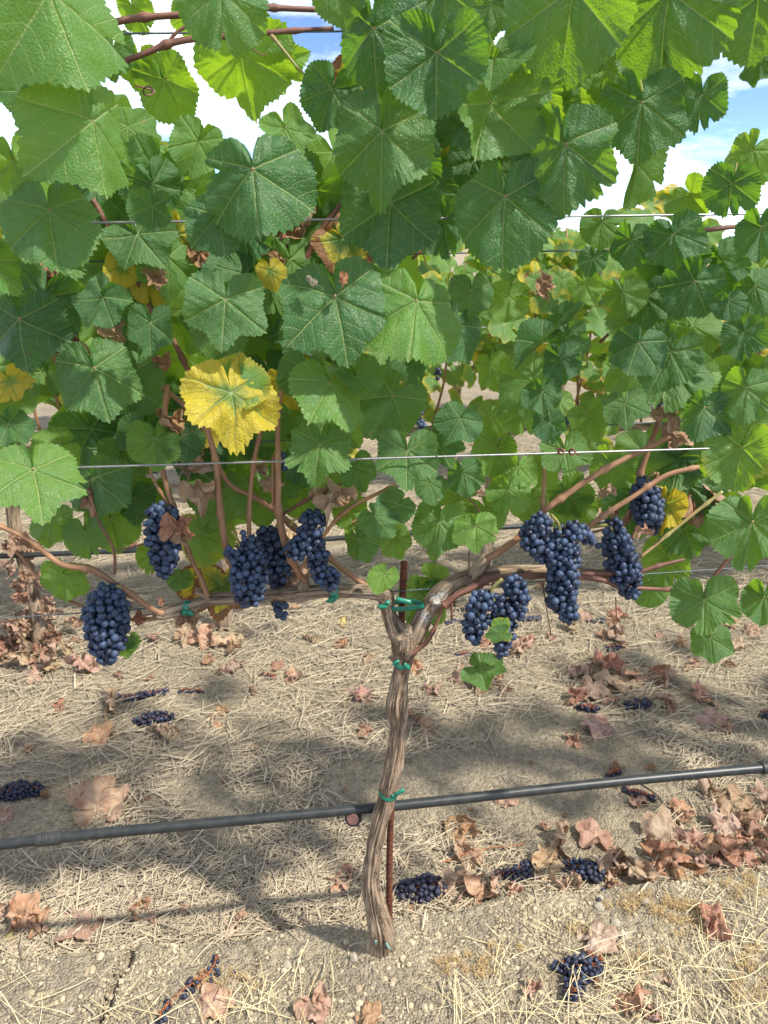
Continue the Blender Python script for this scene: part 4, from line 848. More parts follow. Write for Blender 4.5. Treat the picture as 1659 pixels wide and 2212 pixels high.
# ------------------------------------------------------------------ withered leaves still on the vine
PINK, ORNG, REDB, PALE, TAN, DRED = (.42, .29, .22), (.42, .235, .12), (.25, .115, .08), (.55, .44, .30), (.45, .31, .19), (.13, .022, .02)
def hang(jx, jy, tx, ty, off, mesh, col, nx=0, ny=.2, label=None, sx=1.0):
    o = put_leaf(jx, jy, tx, ty, off, 'g', mesh, nx, ny, sx, stalk=False, label=label); o.name = 'withered_leaf'; o.color = (*col, 1); return o
hang(385, 1140, 380, 1190, -.085, TIGHT[0], (.34, .115, .06), .3, .1, 'folded red-brown leaf stuck to a grape bunch')
hang(393, 1150, 400, 1185, -.06, TIGHT[1], TAN, -.3, .1)
hang(425, 1060, 445, 1115, -.02, TIGHT[2], TAN, .2, .2, 'curled tan withered leaf with a hole')
hang(410, 985, 400, 1050, .03, DRYM[1], PINK, 0, .2); hang(340, 975, 335, 1015, -.02, DRYM[2], DRED, 0, .2, 'dark crimson withered leaf')
hang(725, 1075, 700, 1140, -.02, TIGHT[3], TAN, .1, .1); hang(690, 1060, 690, 1085, -.02, DRYM[3], ORNG)
hang(45, 1180, 50, 1215, -.02, TIGHT[0], (.36, .22, .15)); hang(590, 1045, 600, 1075, .02, DRYM[4], TAN); hang(640, 470, 640, 540, .03, DRYM[5], (.24, .10, .045), 0, .1)
hang(130, 720, 115, 800, -.03, TIGHT[1], (.33, .17, .10), .2, .1); hang(240, 715, 250, 760, .0, DRYM[6], TAN); hang(350, 780, 355, 805, -.03, DRYM[7], (.30, .11, .05)); hang(335, 600, 345, 640, -.04, DRYM[8], (.34, .20, .11))
hang(368, 910, 365, 955, .0, DRYM[9], (.36, .19, .05)); hang(200, 1090, 205, 1125, -.01, TIGHT[2], (.16, .05, .03)); hang(205, 1060, 200, 1085, -.01, DRYM[10], (.20, .07, .04))
hang(395, 1335, 420, 1365, .0, DRYM[11], (.40, .25, .15), 0, .5); hang(350, 1300, 345, 1315, -.01, DRYM[12], (.38, .13, .06)); hang(305, 1335, 295, 1350, -.01, DRYM[13], (.40, .12, .05)); hang(640, 1265, 600, 1280, .03, FLATD[0], (.38, .24, .17))
hang(1395, 1150, 1375, 1170, -.06, TIGHT[3], (.38, .18, .11), 0, .4, 'crumpled leaf caught under the upper right bunch'); hang(1330, 1125, 1290, 1140, .0, DRYM[0], (.33, .13, .09))
hang(1310, 1060, 1320, 1080, -.03, DRYM[3], TAN); hang(1465, 940, 1450, 985, -.03, DRYM[4], (.46, .30, .20)); hang(1490, 1060, 1495, 1150, .06, TIGHT[1], (.30, .14, .08)); hang(1440, 900, 1450, 940, -.02, DRYM[6], PINK)
hang(742, 600, 738, 625, -.19, FLATD[2], (.40, .14, .035), .2, .3, 'small leaf scrap turning red and yellow', .5); hang(672, 605, 690, 622, -.19, FLATD[1], (.33, .38, .27), .2, .4, None, .4); hang(560, 1010, 560, 1040, .03, DRYM[9], TAN); hang(640, 1250, 655, 1290, .03, DRYM[10], PINK)
hang(105, 600, 95, 650, -.02, DRYM[2], (.26, .11, .05)); hang(600, 560, 590, 600, .02, DRYM[12], (.30, .15, .05)); hang(430, 545, 425, 575, .0, DRYM[13], (.30, .14, .05)); hang(1180, 620, 1150, 640, .10, DRYM[1], (.45, .27, .17))

# ------------------------------------------------------------------ leaves lying on the ground
COS = {}
def coords(me):
    if me.name not in COS:
        c = np.empty(len(me.vertices) * 3, np.float32); me.vertices.foreach_get('co', c); COS[me.name] = c.reshape(-1, 3)
    return COS[me.name]
GL = {'near': 'dry leaves heaped along the near ledge', 'far': 'dry leaves lying on the straw behind the vine', 'front': 'dry leaves lying on the front crust'}
def lay(px, py, rpx, col, mesh, label, group, spin=None, tilt=.35, rise=.0):
    rs = random.Random(int(px * 7 + py * 13)); p, t = G(px, py); size = rpx * t / .88
    nrm = Vector((rs.uniform(-tilt, tilt), rs.uniform(-tilt * 1.6, tilt * .6), 1)).normalized(); a = rs.uniform(0, 6.28) if spin is None else spin
    M = leaf_matrix(Vector((0, 0, 0)), Vector((math.cos(a), math.sin(a), 0)), nrm, size, rs.uniform(.8, 1.1)); Mn = np.array(M)[:3, :3]
    zmin = np.percentile(coords(mesh) @ Mn[2], 6); M.translation = (p.x, p.y, p.z - zmin + .002 + rise)
    o = link('dry_leaf', mesh, None, M, label=label, category='dry leaf', group=group)
    o.color = (*[min(1, max(0, c * rs.uniform(.88, 1.14))) for c in col], 1); return o
D, FL, TI = DRYM, FLATD, TIGHT
LAY = [
 (208, 1752, 72, PINK, FL[0], 'broad flat pink-tan dry leaf just above the hose at left', 'far', .5), (210, 1592, 37, ORNG, FL[1], 'orange flat dry leaf alone on the straw at left', 'far', 0), (240, 1530, 42, PINK, D[0], 'pink dry leaf below the long fallen bunch at left', 'far', None),
 (356, 1592, 34, PINK, TI[0], 'crumpled dry leaf against the round fallen bunch at left', 'far', None), (8, 1768, 30, PINK, FL[2], 'dry leaf cut by the left edge above the hose', 'far', None), (284, 1732, 15, REDB, D[1], 'small rusty dry leaf right of the broad pink one', 'far', None), (98, 1722, 14, (.24, .13, .07), D[2], 'small brown scrap touching the fallen bunch at the left edge', 'far', None),
 (65, 1995, 46, (.48, .30, .21), D[3], 'big crumpled dry leaf on the ledge near the left edge', 'near', None), (85, 2012, 32, (.47, .27, .13), TI[1], 'curled orange leaf in front of the big crumpled one at left', 'near', None), (172, 2004, 48, PINK, FL[3], 'pink dry leaf leaning on the ledge left of the crack', 'near', 4.2), (208, 2012, 22, REDB, D[4], 'small red leaf beside the crack in the crust', 'near', None),
 (302, 1970, 28, (.33, .13, .05), TI[2], 'rust-brown upright curled leaf between straw and ledge', 'near', None), (332, 1992, 20, PINK, D[5], 'small pink leaf on the ledge right of the rust-brown curl', 'near', None), (395, 1968, 20, PINK, D[6], 'small pink dry leaf on the straw left of the trunk', 'near', None), (512, 1992, 22, (.42, .26, .17), D[7], 'small tan crumpled leaf on the ledge halfway to the trunk', 'near', None), (5, 1985, 28, PINK, D[8], 'crumpled dry leaf at the very left edge of the ledge', 'near', None),
 (738, 1905, 36, (.50, .29, .19), TI[3], 'fan-shaped crumpled pink leaf just left of the trunk base', 'near', None), (20, 2032, 22, (.62, .54, .22), FL[1], 'pale yellow leaf scrap at the left edge of the crust', 'near', None), (552, 1622, 13, PINK, D[9], 'tiny pink leaf on the open straw left of the trunk', 'far', None),
 (1000, 1800, 38, ORNG, D[10], 'orange crumpled leaf right of the trunk, nearest the hose', 'near', None), (1012, 1862, 36, (.50, .34, .20), D[11], 'tan leaf below the orange one right of the trunk', 'near', None), (990, 1925, 44, PINK, TI[0], 'curled pink leaf touching the big fallen bunch by the stake', 'near', None), (1050, 1932, 42, (.48, .33, .24), TI[1], 'pleated tan leaf right of the big fallen bunch', 'near', None), (1112, 1930, 30, (.33, .14, .11), D[12], 'dark red-brown leaf between two fallen bunches', 'near', None), (875, 1868, 16, (.52, .40, .28), D[13], 'small pale leaf right of the stake', 'near', None),
 (1205, 1828, 52, (.46, .28, .18), D[0], 'large upright tan leaf above the rounded fallen bunch', 'near', None), (1290, 1820, 46, (.45, .26, .17), FL[2], 'broad orange-tan leaf right of the large upright one', 'near', None), (1185, 1880, 42, PALE, D[1], 'pale ragged leaf left of the rounded fallen bunch', 'near', None), (1303, 1885, 38, PALE, TI[2], 'pale sunlit curl right of the rounded fallen bunch', 'near', None), (1222, 1925, 42, (.50, .39, .28), TI[3], 'beige rolled leaf in front of the rounded fallen bunch', 'near', None), (1330, 1868, 32, REDB, D[2], 'dark folded leaf behind the pale sunlit curl', 'near', None),
 (1366, 1898, 36, (.52, .37, .26), D[3], 'sunlit pink-white leaf on the ledge right of centre', 'near', None), (1330, 1918, 22, REDB, D[4], 'red-brown leaf fragments below the sunlit pink-white leaf', 'near', None), (1405, 1905, 22, (.44, .24, .16), D[5], 'small leaf at the brink of the ledge above the moss', 'near', None), (1440, 1815, 56, PINK, FL[3], 'tall pale pink leaf standing over the heap at right', 'near', 1.4), (1412, 1835, 26, REDB, D[6], 'dark red leaf left of the tall pale pink one', 'near', None), (1490, 1832, 38, (.45, .31, .24), TI[0], 'furled grey-pink leaf right of the tall pale pink one', 'near', None), (1430, 1870, 46, (.38, .17, .11), D[7], 'wide brown leaf at the front of the right heap', 'near', None), (1468, 1878, 38, (.42, .22, .11), TI[1], 'rolled orange-brown leaf tipping over the ledge at right', 'near', None), (1462, 1845, 22, (.42, .20, .07), FL[0], 'small orange leaf in the middle of the right heap', 'near', None),
 (1470, 1748, 28, (.50, .29, .17), FL[1], 'star-shaped tan leaf by itself under the hose at right', 'near', None), (1480, 1775, 22, TAN, D[8], 'small beige leaf below the star-shaped one', 'near', None), (1530, 1715, 34, PINK, D[9], 'pink leaf at the upper end of the right heap', 'near', None), (1575, 1735, 46, (.42, .24, .18), FL[2], 'large mauve leaf at the upper right of the heap', 'near', None), (1600, 1768, 42, PINK, FL[0], 'wide pink leaf below the large mauve one', 'near', None), (1560, 1790, 34, PALE, D[10], 'pale leaf with a curled tip left in the right heap', 'near', None), (1630, 1800, 40, REDB, D[11], 'dark red leaf at the right edge of the heap', 'near', None), (1612, 1825, 32, (.38, .19, .13), D[12], 'brown leaf lying low near the right edge', 'near', None), (1535, 1838, 36, TAN, D[13], 'beige crumpled leaf in the middle of the ledge at right', 'near', None), (1525, 1868, 34, (.46, .27, .22), D[0], 'pink leaf at the brink of the ledge at right', 'near', None), (1590, 1862, 44, (.38, .18, .13), D[1], 'long brown leaf on the brink near the right edge', 'near', None), (1648, 1858, 36, (.42, .24, .19), D[2], 'leaf cut by the right edge on the ledge', 'near', None), (1640, 1730, 30, (.42, .27, .22), TI[2], 'small curled leaf at the right edge below the hose', 'near', None), (1655, 1765, 26, REDB, D[5], 'reddish scrap at the right edge of the heap', 'near', None),
 (1545, 2005, 40, (.44, .17, .12), D[3], 'red crumpled leaf alone on the front crust at right', 'front', None), (1285, 2040, 46, (.60, .46, .33), FL[3], 'sunlit tan folded leaf above the fallen bunch at the front', 'front', .2), (1365, 2170, 40, ORNG, D[4], 'orange-brown leaf on the dry grass right of the front bunch', 'front', None), (1412, 2195, 28, PINK, D[5], 'pink leaf at the bottom edge right of the front bunch', 'front', None), (1150, 2135, 28, (.46, .34, .26), TI[3], 'grey-tan curled leaf left of the front bunch', 'front', None), (1432, 2115, 20, (.50, .40, .36), FL[0], 'small grey star-shaped leaf in the grass at right', 'front', None), (1215 + 70, 2120, 16, REDB, D[6], 'small red scrap touching the front bunch', 'front', None),
 (675, 2182, 38, (.48, .30, .20), D[7], 'tan crumpled leaf at the bottom edge left of the trunk', 'front', None), (465, 2165, 42, (.56, .42, .29), FL[2], 'long pale leaf lying by the dried stem bunch', 'front', 4.3), (436, 2118, 22, (.44, .25, .13), FL[1], 'small orange leaf on top of the dried stem bunch', 'front', None), (795, 2200, 34, ORNG, FL[3], 'orange leaf cut by the bottom edge near the middle', 'front', None),
 (1310, 1445, 46, (.33, .13, .11), D[8], 'wine-red leaf at the back of the large heap behind the vine', 'far', None), (1255, 1462, 36, PINK, D[9], 'pink leaf at the left of the large heap behind the vine', 'far', None), (1325, 1480, 44, (.50, .36, .27), FL[0], 'pale broad leaf in the middle of the large heap', 'far', None), (1280, 1492, 40, (.48, .33, .26), FL[1], 'second pale leaf at the front of the large heap', 'far', None), (1365, 1470, 32, (.40, .22, .17), D[10], 'brown leaf at the right of the large heap', 'far', None), (1240, 1515, 28, REDB, D[11], 'dark red leaf at the lower left of the large heap', 'far', None), (1325, 1520, 24, (.40, .20, .15), D[12], 'small leaf between the two dark fallen bunches', 'far', None), (1292, 1575, 36, (.48, .33, .26), FL[2], 'pale leaf by itself in front of the large heap', 'far', None), (1238, 1602, 24, (.40, .19, .15), TI[0], 'curled pink-red leaf left of the pale single leaf', 'far', None),
 (1535, 1562, 36, (.52, .37, .29), FL[3], 'pale pink leaf on open straw at right', 'far', None), (1560, 1575, 22, PALE, D[13], 'white-tan scrap attached to the pale pink leaf at right', 'far', None), (1440, 1525, 34, PINK, D[0], 'pink leaf right of the two dark fallen bunches', 'far', None), (1505, 1502, 30, (.40, .22, .17), D[1], 'brown-pink leaf behind the pale pink one at right', 'far', None), (1440, 1472, 32, (.36, .15, .12), D[2], 'red leaf behind the pink ones at right', 'far', None), (1590, 1400, 20, PALE, D[3], 'white-tan leaf on the straw under the low green leaf', 'far', None), (1470, 1395, 18, ORNG, D[4], 'small orange leaf beneath the low right leaves', 'far', None), (1335, 1385, 34, (.48, .32, .25), D[5], 'tan leaf right behind the small dark bunch', 'far', None),
 (1000, 1470, 30, PINK, D[6], 'pink leaf behind the single low leaf right of trunk', 'far', None), (1040, 1488, 26, (.46, .30, .23), D[7], 'tan leaf peeping from under the single low green leaf', 'far', None), (935, 1500, 22, REDB, TI[1], 'dark red curl just right of the trunk', 'far', None), (895, 1450, 24, (.50, .29, .18), D[8], 'orange-pink leaf peeping out right behind the trunk', 'far', None), (1110, 1410, 26, (.48, .32, .26), D[9], 'pale leaf right below the two-lobed bunch', 'far', None), (1140, 1395, 26, (.42, .19, .13), D[10], 'red-orange leaf right of the two-lobed bunch tip', 'far', None),
 (440, 1385, 36, (.50, .33, .24), D[11], 'large pink leaf in the pile below the left arm', 'far', None), (490, 1392, 34, (.53, .38, .28), FL[0], 'pale leaf in the pile below the left arm', 'far', None), (505, 1410, 26, (.44, .23, .14), D[12], 'orange leaf at the right of the pile below the left arm', 'far', None), (395, 1385, 24, PINK, D[13], 'small pink leaf at the left of the pile below the left arm', 'far', None), (672, 1382, 20, (.55, .40, .26), D[0], 'tan leaf on the straw left of the fork', 'far', None), (738, 1350, 14, (.62, .52, .14), FL[2], 'small yellow leaf on the sunlit straw', 'far', None), (735, 1395, 16, (.40, .17, .10), D[1], 'rusty leaf on the straw left of the trunk neck', 'far', None), (632, 1468, 24, (.46, .25, .17), TI[2], 'upright pink curl beside the little fallen bunch', 'far', None), (780, 1512, 26, (.48, .31, .24), D[2], 'pink leaf by the fallen twig left of the trunk', 'far', None),
 (170, 1448, 36, (.50, .32, .24), D[3], 'large pink leaf on the straw below the left bunch', 'far', None), (70, 1462, 28, (.54, .40, .29), D[4], 'pale leaf near the left edge on sunlit straw', 'far', None), (1425, 1480 + 40, 18, PALE, FL[1], 'whitish scrap among the pink leaves at right', 'far', None), (1080 + 15, 1735, 20, (.48, .30, .22), FL[3], 'flat pink leaf hidden just below the hose right of trunk', 'near', None), (1175, 1790, 14, (.44, .21, .15), D[5], 'tiny red leaf above the large upright tan one', 'near', None), (1330, 1660, 16, ORNG, TI[3], 'small orange curl on the tuft above the hose', 'far', None), (1408, 1660, 13, (.42, .19, .12), D[6], 'small red scrap just above the hose at right', 'far', None), (1375, 1732, 20, (.44, .29, .23), D[7], 'tan leaf beneath the fallen bunch under the hose', 'near', None),
]
for a in LAY: lay(a[0], a[1], a[2] * (1.16 if a[6] == 'near' else 1.05), a[3], a[4], a[5], GL[a[6]], a[7], .5 if a[4] in D else .25)
rs = random.Random(17)
def scatter(n, x0, x1, s0, s1, label, group, size=(.018, .05), cluster=None):
    k = 0
    while k < n:
        X = rs.uniform(x0, x1); s = rs.uniform(s0, s1); Y = Y0 + SL * X + s / COSR
        px, py = proj(Vector((X, Y, 0)))
        if not (-20 < px < 1680 and 0 < py < 2230): continue
        if any((px - a[0]) ** 2 + (py - a[1]) ** 2 < 900 for a in LAY): continue
        t = (CAMZ) / -ray(px, py).z; c = rs.choice((PINK, ORNG, REDB, (.48, .30, .21), TAN, (.36, .16, .12)))
        lay(px, py, rs.uniform(*size) / t, c, rs.choice(D + FL), label, group, None, .45); k += 1
scatter(46, -1.9, 2.2, 1.15, 1.75, 'small faded leaf in the litter under the second row of vines', 'leaf litter under the second row')
scatter(60, -2.6, 3.2, 1.9, 4.2, 'faint pink leaf on far ground seen beneath the leaves', 'faint leaves on the far ground', (.03, .06))
scatter(22, -1.3, 1.6, .75, 1.1, 'small faded leaf on the bright straw between the rows', 'small leaves between the rows', (.015, .03))
scatter(14, -.8, 1.0, .25, .6, 'tiny leaf scrap on the shaded straw behind the trunk', 'tiny leaf scraps behind the trunk', (.008, .014))
scatter(10, -.7, .8, .10, .2, 'tiny leaf scrap caught along the ledge', 'tiny leaf scraps along the ledge', (.008, .016))

# ------------------------------------------------------------------ grapes dropped on the ground
def fallen(label, pts_, D_px, seed, tone=.3, red=False, single=True, rach=True, tries=3500):
    rs = random.Random(seed); rows = []
    for (x, y, r_) in pts_:
        p, t = G(x, y); rows.append((p.x, p.y, p.z + r_ * t * .45, r_ * t))
    p0, t0 = G(pts_[0][0], pts_[0][1]); Dm = D_px * t0
    root = thing('fallen_grape_bunch', label, 'grape bunch', (p0.x, p0.y, p0.z), 'grape bunches dropped on the ground')
    pk = pack([rows], Dm, rs, tries, 1.1, .74); V = []; F = []; base = 0
    for p in pk:
        g = ground(p[0], p[1], False); z = max(g + Dm * .4, g + (p[2] - g) * .75); r_ = Dm * .5 * rs.uniform(.75, 1.1)
        Mx = Matrix.LocRotScale(Vector((p[0], p[1], z)), Euler((rs.uniform(0, 6), rs.uniform(0, 6), rs.uniform(0, 6))), Vector((r_, r_ * rs.uniform(.8, 1), r_ * 1.1)))
        if single:
            o = link('raisin', rs.choice(WR), root, Mx); o.color = (tone * .25 if rs.random() > .3 else tone * .8, 1, 1, 1)
        else:
            c = coords(rs.choice(WR2)); V.append(c @ np.array(Mx)[:3, :3].T + np.array(Mx)[:3, 3])
    if not single:
        tri = [np.array([q.vertices[:] for q in m.polygons]) for m in WR2[:1]][0]; nv = len(coords(WR2[0]))
        F = np.concatenate([tri + k * nv for k in range(len(V))]); o = link('raisins', mk('raisins', np.concatenate(V), F, M_GRAPE), root, kind='stuff'); o.color = (tone, 1, 1, 1)
    if rach:
        sp_ = spline([(r_[0], r_[1], r_[2] + .004, .0014) for r_ in rows], 12) if len(rows) > 1 else None; k = 0
        if sp_ is not None:
            VV = []; FF = []; TT = []; b0 = 0
            def add(rw):
                nonlocal b0
                v, f, t, _ = tube_arrays(rw, 5, base=b0); VV.append(v); FF.append(f); TT.append(t); b0 += len(v)
            add(sp_)
            for q in range(1, 11):
                for _ in range(2):
                    a = rs.uniform(0, 6.28); ln = rows[0][3] * rs.uniform(.5, 1.0); c = sp_[q]
                    add(spline([(*c[:3], .0011), (c[0] + math.cos(a) * ln * .5, c[1] + math.sin(a) * ln * .5, c[2] + .006, .0009), (c[0] + math.cos(a) * ln, c[1] + math.sin(a) * ln, c[2] + rs.uniform(.0, .008), .0007)], 6))
            link('stem', mk('stem', np.concatenate(VV), [np.concatenate(FF), np.concatenate(TT)], M_RACHR), root)
    return root
fallen('big shrivelled bunch on the ledge right beside the stake', [(862, 1925, 20), (895, 1935, 38), (930, 1925, 36), (955, 1915, 22)], 14, 1, .5)
fallen('dark dried bunch in the leaves between pleated leaf and pale leaf', [(1075, 1893, 16), (1105, 1895, 24), (1140, 1885, 26)], 12, 2, .45)
fallen('rounded bunch of plump dropped grapes in the right leaf heap', [(1225, 1882, 22), (1255, 1888, 33), (1285, 1895, 26)], 13, 3, .85)
fallen('shrivelled forked bunch on the front crust at bottom right', [(1205, 2092, 18), (1245, 2100, 34), (1275, 2095, 28), (1245, 2125, 30), (1232, 2155, 24), (1228, 2162, 16)], 14, 4, .8)
fallen('dark brown dried spur of the front bunch by the folded leaf', [(1270, 2072, 16), (1295, 2085, 18)], 9, 41, .2)
fallen('raisined bunch on the straw at the left edge', [(5, 1722, 22), (40, 1715, 28), (75, 1712, 24)], 11, 5, .25)
fallen('round dark bunch on the straw at left, above the hose', [(300, 1560, 16), (330, 1562, 26), (365, 1558, 20)], 11, 6, .45)
fallen('long withered bunch lying on sunlit straw at left', [(240, 1508, 10), (280, 1512, 14), (315, 1505, 14), (355, 1497, 13)], 10, 7, .5)
fallen('thin brown stem of raisins right of the long withered bunch', [(390, 1496, 9), (420, 1495, 9), (440, 1498, 7)], 8, 8, .1)
fallen('little dried bunch on the sunlit straw left of the trunk', [(565, 1460, 9), (585, 1465, 11), (595, 1472, 8)], 8, 9, .3)
fallen('small dark bunch under the hose at right', [(1350, 1708, 10), (1385, 1722, 15), (1410, 1728, 13)], 10, 10, .35)
fallen('tuft of raisins just above the hose at right', [(1310, 1678, 9), (1335, 1672, 12)], 8, 11, .1)
fallen('dried bunch at the left of the large leaf heap behind the vine', [(1255, 1532, 14), (1285, 1535, 16)], 10, 12, .35)
fallen('dried bunch at the right of the large leaf heap behind the vine', [(1360, 1530, 18), (1385, 1528, 20), (1400, 1522, 14)], 11, 13, .35)
fallen('small dark bunch on the straw behind the right arm', [(1310, 1405, 12), (1335, 1402, 14)], 10, 14, .25)
fallen('faint dried bunch on far straw below the longest hanging bunch', [(1275, 1345, 9), (1305, 1343, 9)], 8, 15, .35, single=False, rach=False)
fallen('faint dried bunch on far straw behind the two-lobed bunch', [(1135, 1340, 10), (1165, 1338, 9)], 8, 16, .3, single=False, rach=False)
fallen('faint dried bunch on far straw just right of the fork', [(965, 1348, 10), (995, 1345, 10)], 8, 17, .3, single=False, rach=False)
fallen('dried bunch behind the low green leaf right of trunk', [(990, 1420, 10), (1012, 1415, 10)], 8, 18, .3, single=False)
fallen('dark bunch cut by the right edge of the picture', [(1650, 1548, 14), (1675, 1552, 18)], 10, 19, .2)
fallen('sparse dried bunch with bare orange stems at bottom left', [(470, 2068, 12), (462, 2098, 22), (440, 2122, 24), (405, 2142, 22), (378, 2165, 20), (355, 2190, 20), (345, 2210, 22)], 12, 20, .7, tries=70)
fallen('dull dried bunch near the left bunch on far straw', [(190, 1408, 10), (205, 1402, 10)], 8, 21, .3, single=False, rach=False)
# single dropped grapes, twigs
for k, (x, y) in enumerate(((978, 2110 - 190), (1295, 1945), (505, 2105), (1370 - 68, 1925))):
    p, t = G(x, y); o = link('raisin', WR[k % 4], None, Matrix.LocRotScale(Vector((p.x, p.y, p.z + .004)), Euler((k, k * 2, 0)), Vector((.0055,) * 3)), label=('single dropped grape right of the big bunch by the stake', 'single dropped grape on the crust in front of the right heap', 'single dropped grape right of the dried stem bunch', 'single grape at the brink below the red fragments')[k], category='grape', group='single grapes on the ground'); o.color = (.7, 1, 1, 1)
def twig(label, pts_, r_, mat=M_TWIG):
    rows = []
    for q in pts_:
        p, t = G(q[0], q[1]); rows.append((p.x, p.y, p.z + (q[2] if len(q) > 2 else .006), r_ * (1 - .3 * len(rows) / len(pts_))))
    o = tube('twig', rows, 20, 7, mat); o['label'] = label; o['category'] = 'twig'; o['group'] = 'dry twigs on the ground'
twig('long thin cane lying on the straw behind the trunk', [(560, 1575), (680, 1535), (770, 1508), (860, 1512), (960, 1505), (1060, 1490)], .0035)
twig('whitish twig on the straw at far right', [(1550, 1500), (1590, 1520), (1640, 1545)], .003, M_STONE)
twig('pale cane among the straw left of the ledge', [(160, 1985), (260, 1900), (330, 1850)], .003)
twig('thick straw-grey cane in front of the rust-brown curl', [(330, 1925), (390, 1885), (470, 1840)], .0035)
twig('grey stick poking out of the right heap', [(1500, 1712), (1530, 1740), (1545, 1780)], .003, M_STONE)
twig('orange leaf stem arching by the tan leaf right of the trunk', [(955, 1870, .01), (1030, 1850, .02), (1130, 1830, .01)], .0014, M_RACHR)
twig('short thick stalk on the straw behind the hose at right', [(1385, 1695), (1420, 1720), (1440, 1745)], .003)
twig('short stalk on open soil right of the trunk', [(1040, 1570), (1060, 1600), (1075, 1640)], .003)

# ------------------------------------------------------------------ the rows behind
def far_vine(label, X, s, n, zt, seed, lod=0, bare=0):
    rs = random.Random(seed); Yb = Y0 + SL * X + s / COSR; g = ground(X, Yb, False)
    root = thing('grapevine', label, 'grapevine', (X, Yb, g), 'grapevines')
    tp = [(X + rs.uniform(-.03, .03) * (k > 0), Yb + .015 * rs.uniform(-1, 1), g + z, r_) for k, (z, r_) in enumerate(((-.02, .028), (.2, .022), (.45, .02), (.7, .024)))]
    tube('trunk', tp, 40, 16, M_TRUNK, root, bark_disp(.3, 2.4, 12, seed))
    for sg in (-1, 1):
        cp = [(X, Yb, g + .68, .018)] + [(X + sg * u, Yb + SL * sg * u, g + .75 + .01 * rs.uniform(-1, 1), .013) for u in (.12, .35, .62)]
        tube('cordon_arm', cp, 30, 12, M_CORD, root, bark_disp(.3, 2.4, 12, seed + sg))
    for k in range(9):
        x = X + rs.uniform(-.62, .62); y = Yb + SL * (x - X); tube('cane', [(x, y, g + .76, .005), (x + rs.uniform(-.05, .05), y - .03, g + 1.05, .0045), (x + rs.uniform(-.1, .1), y, g + zt - .05, .003)], 12, 6, M_CANE, root)
    spots = []
    while len(spots) < n:
        x = X + rs.uniform(-.66, .66); u = rs.random(); z = .72 + (zt + .10 * math.sin(x * 7 + seed) - .72) * (u ** (.75)); off = rs.uniform(-.20, .20)
        y = Yb + SL * (x - X) + off; p = Vector((x, y, g + z))
        nrm = Vector((rs.gauss(.1, .55), -.8 if off < .05 else rs.uniform(-.5, .8), rs.uniform(.1, 1.2))); tip = Vector((rs.gauss(0, .6), 0, -1))
        spots.append((p, tip, nrm, rs.uniform(.045, .082)))
    if lod == 0:
        for (p, tip, nrm, size) in spots:
            o = link('leaf', rs.choice(LOW), root, leaf_matrix(p, tip, nrm, size)); c = rs.random()
            o.color = (rs.uniform(.14, .32) if c > .2 else rs.choice((.25, .35, .45, .6)), rs.uniform(.6, 1), .0 if c > .08 else rs.choice((.1, .5)), 1)
    else: leaf_mass('foliage', spots, root, LOW2).color = (.16, .9, 0, 1)
    return root
S2 = 1.5
far_vine('second-row grapevine seen past the left side of the near vine', -1.27, S2, 150, 1.62, 31)
far_vine('second-row grapevine behind the left arm of the near vine', -.62, S2, 230, 1.48, 36)
far_vine('second-row grapevine behind the right arm of the near vine', .41, S2, 250, 1.50, 32)
far_vine('second-row grapevine filling the bright gap right of centre', 1.75, S2, 290, 1.44, 33)
far_vine('second-row grapevine far right behind the near leaves', 2.95, S2, 260, 1.58, 34)
for k in range(5):
    far_vine(('third-row grapevine at far left, glimpsed through leaves', 'third-row grapevine left of the middle, glimpsed through leaves', 'third-row grapevine in the middle, glimpsed through leaves', 'third-row grapevine right of the middle, glimpsed through leaves', 'third-row grapevine at far right, glimpsed through leaves')[k], -2.6 + 1.5 * k, 3.2, 420, 1.44, 50 + k, 1)
for k in range(6): far_vine('fourth-row grapevine in the far distance, glimpsed through leaves', -4.2 + 1.9 * k, 5.0, 380, 1.44, 70 + k, 1)
def far_bunch(label, px, py, h, w, off, seed):
    rs = random.Random(seed); p = P(px, py, off); t = PT(px, py, off)
    root = thing('grape_bunch', label, 'grape bunch', tuple(p), 'grape bunches on the second row')
    lob = [(p.x, p.y, p.z, w * t * .9), (p.x, p.y, p.z - h * t * .4, w * t), (p.x + .005, p.y, p.z - h * t * .9, w * t * .5)]
    pk = pack([lob], .0145, rs, 2500, 1.2, .8); V = [ICO2 * (.0073 * rs.uniform(.9, 1.1)) + q for q in pk]
    F = np.concatenate([ICO2F + k * len(ICO2) for k in range(len(V))])
    link('grapes', mk('grapes', np.concatenate(V), F, M_GRAPE), root, kind='stuff')
    link('stem', mk('stem', *(lambda V, F, T, B: (V, [F, T], M_RACHIS))(*tube_arrays(spline([(p.x, p.y, p.z, .002), (p.x, p.y + .01, p.z + .04, .002)], 5), 6))), root)
bm = bmesh.new(); bmesh.ops.create_icosphere(bm, subdivisions=2, radius=1); bm.verts.ensure_lookup_table()
ICO2 = np.array([v.co[:] for v in bm.verts]); ICO2F = np.array([[v.index for v in f.verts] for f in bm.faces]); bm.free()
far_bunch('far bunch seen through the gap in the middle of the leaves', 902, 848, 78, 19, 1.05, 1)
far_bunch('lower far bunch under the one in the middle gap', 912, 915, 36, 14, 1.12, 2)
far_bunch('small far bunch glimpsed above the middle gap', 946, 797, 30, 10, 1.12, 3)
far_bunch('far bunch peeping between green leaves right of centre', 1225, 880, 40, 14, 1.4, 4)
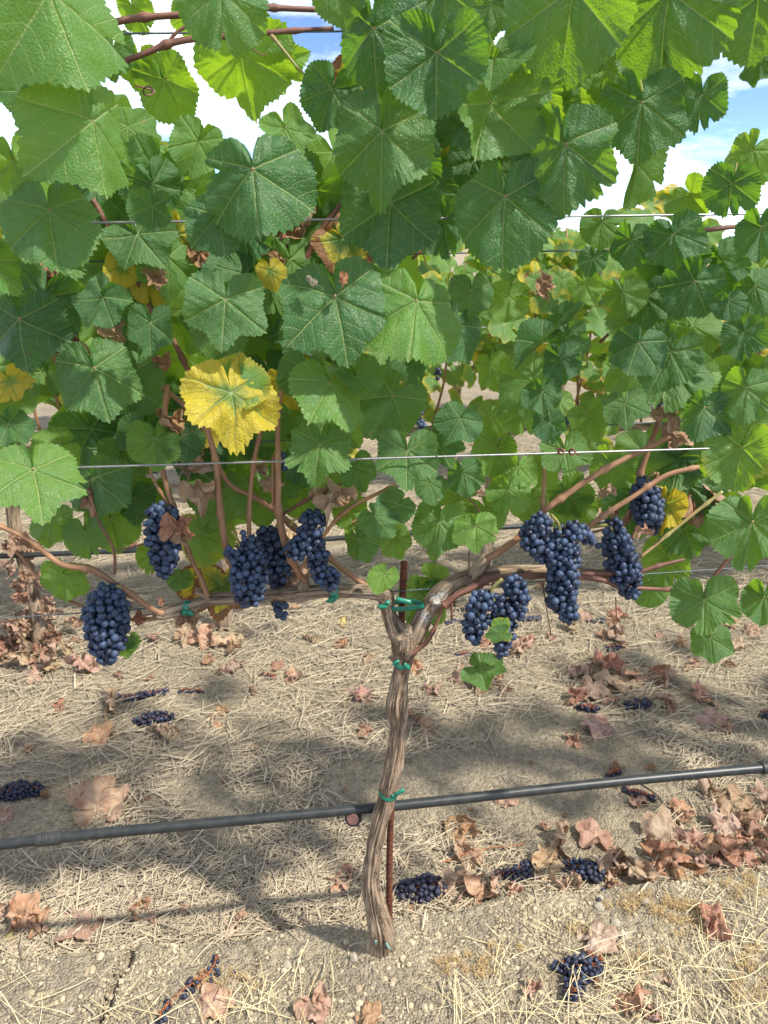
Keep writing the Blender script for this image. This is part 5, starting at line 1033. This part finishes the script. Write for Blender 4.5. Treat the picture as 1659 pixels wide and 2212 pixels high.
far_bunch('far bunch peeping between the leaves at right', 1422, 872, 35, 12, 1.35, 5)
def far_line(name, label, cat, s, z, r_, mat, grp):
    rows = [(X, Y0 + SL * X + s / COSR, z + .01 * math.sin(X * 2), r_) for X in np.linspace(-4, 7, 14)]
    o = tube(name, rows, 60, 10, mat); o['label'] = label; o['category'] = cat; o['group'] = grp
far_line('drip_hose', 'second-row drip hose lying over the pale straw', 'hose', S2 - .03, .36, .0095, M_HOSE, 'drip hoses')
far_line('trellis_wire', 'second-row wire level with the far grape bunches', 'wire', S2, .76, .0014, M_WIREO, 'far trellis wires')
far_line('trellis_wire', 'second-row wire in the middle of the far leaves', 'wire', S2 - .12, 1.12, .0014, M_WIRE, 'far trellis wires')
far_line('trellis_wire', 'second-row wire above the far leaves, against the sky', 'wire', S2 - .1, 1.56, .0014, M_WIRE, 'far trellis wires')
# dead leaves heaped round the second-row trunk at left
rs = random.Random(77); px0, py0 = 35, 1400
for k in range(26):
    x = px0 + rs.gauss(10, 45); y = py0 + rs.uniform(-40, 50)
    lay(x, y, rs.uniform(16, 32), rs.choice((PINK, REDB, (.40, .22, .16), TAN)), rs.choice(D + TI), 'withered leaf heaped round the far trunk at the left edge', 'withered leaves heaped round the far trunk', None, .8, max(0, rs.gauss(.03, .03)))

X1 = -1.27; Y1 = Y0 + SL * X1 + S2 / COSR
for k in range(44):
    z = rs.uniform(.0, .42); w = .10 * (1 - z / .6); a = rs.uniform(0, 6.28); p = Vector((X1 + w * math.cos(a) * rs.uniform(.3, 1), Y1 - .03 + w * math.sin(a) * .8, z + .02))
    o = link('dry_leaf', rs.choice(TI + D), None, leaf_matrix(p, Vector((rs.gauss(0, .5), 0, -1)), Vector((rs.gauss(0, .7), -1, rs.gauss(.1, .4))), rs.uniform(.022, .042)), label='withered leaf hanging on the far trunk at the left edge', category='dry leaf', group='withered leaves hanging on the far trunk'); o.color = (*rs.choice((PINK, REDB, (.40, .22, .16), TAN, (.30, .14, .10))), 1)
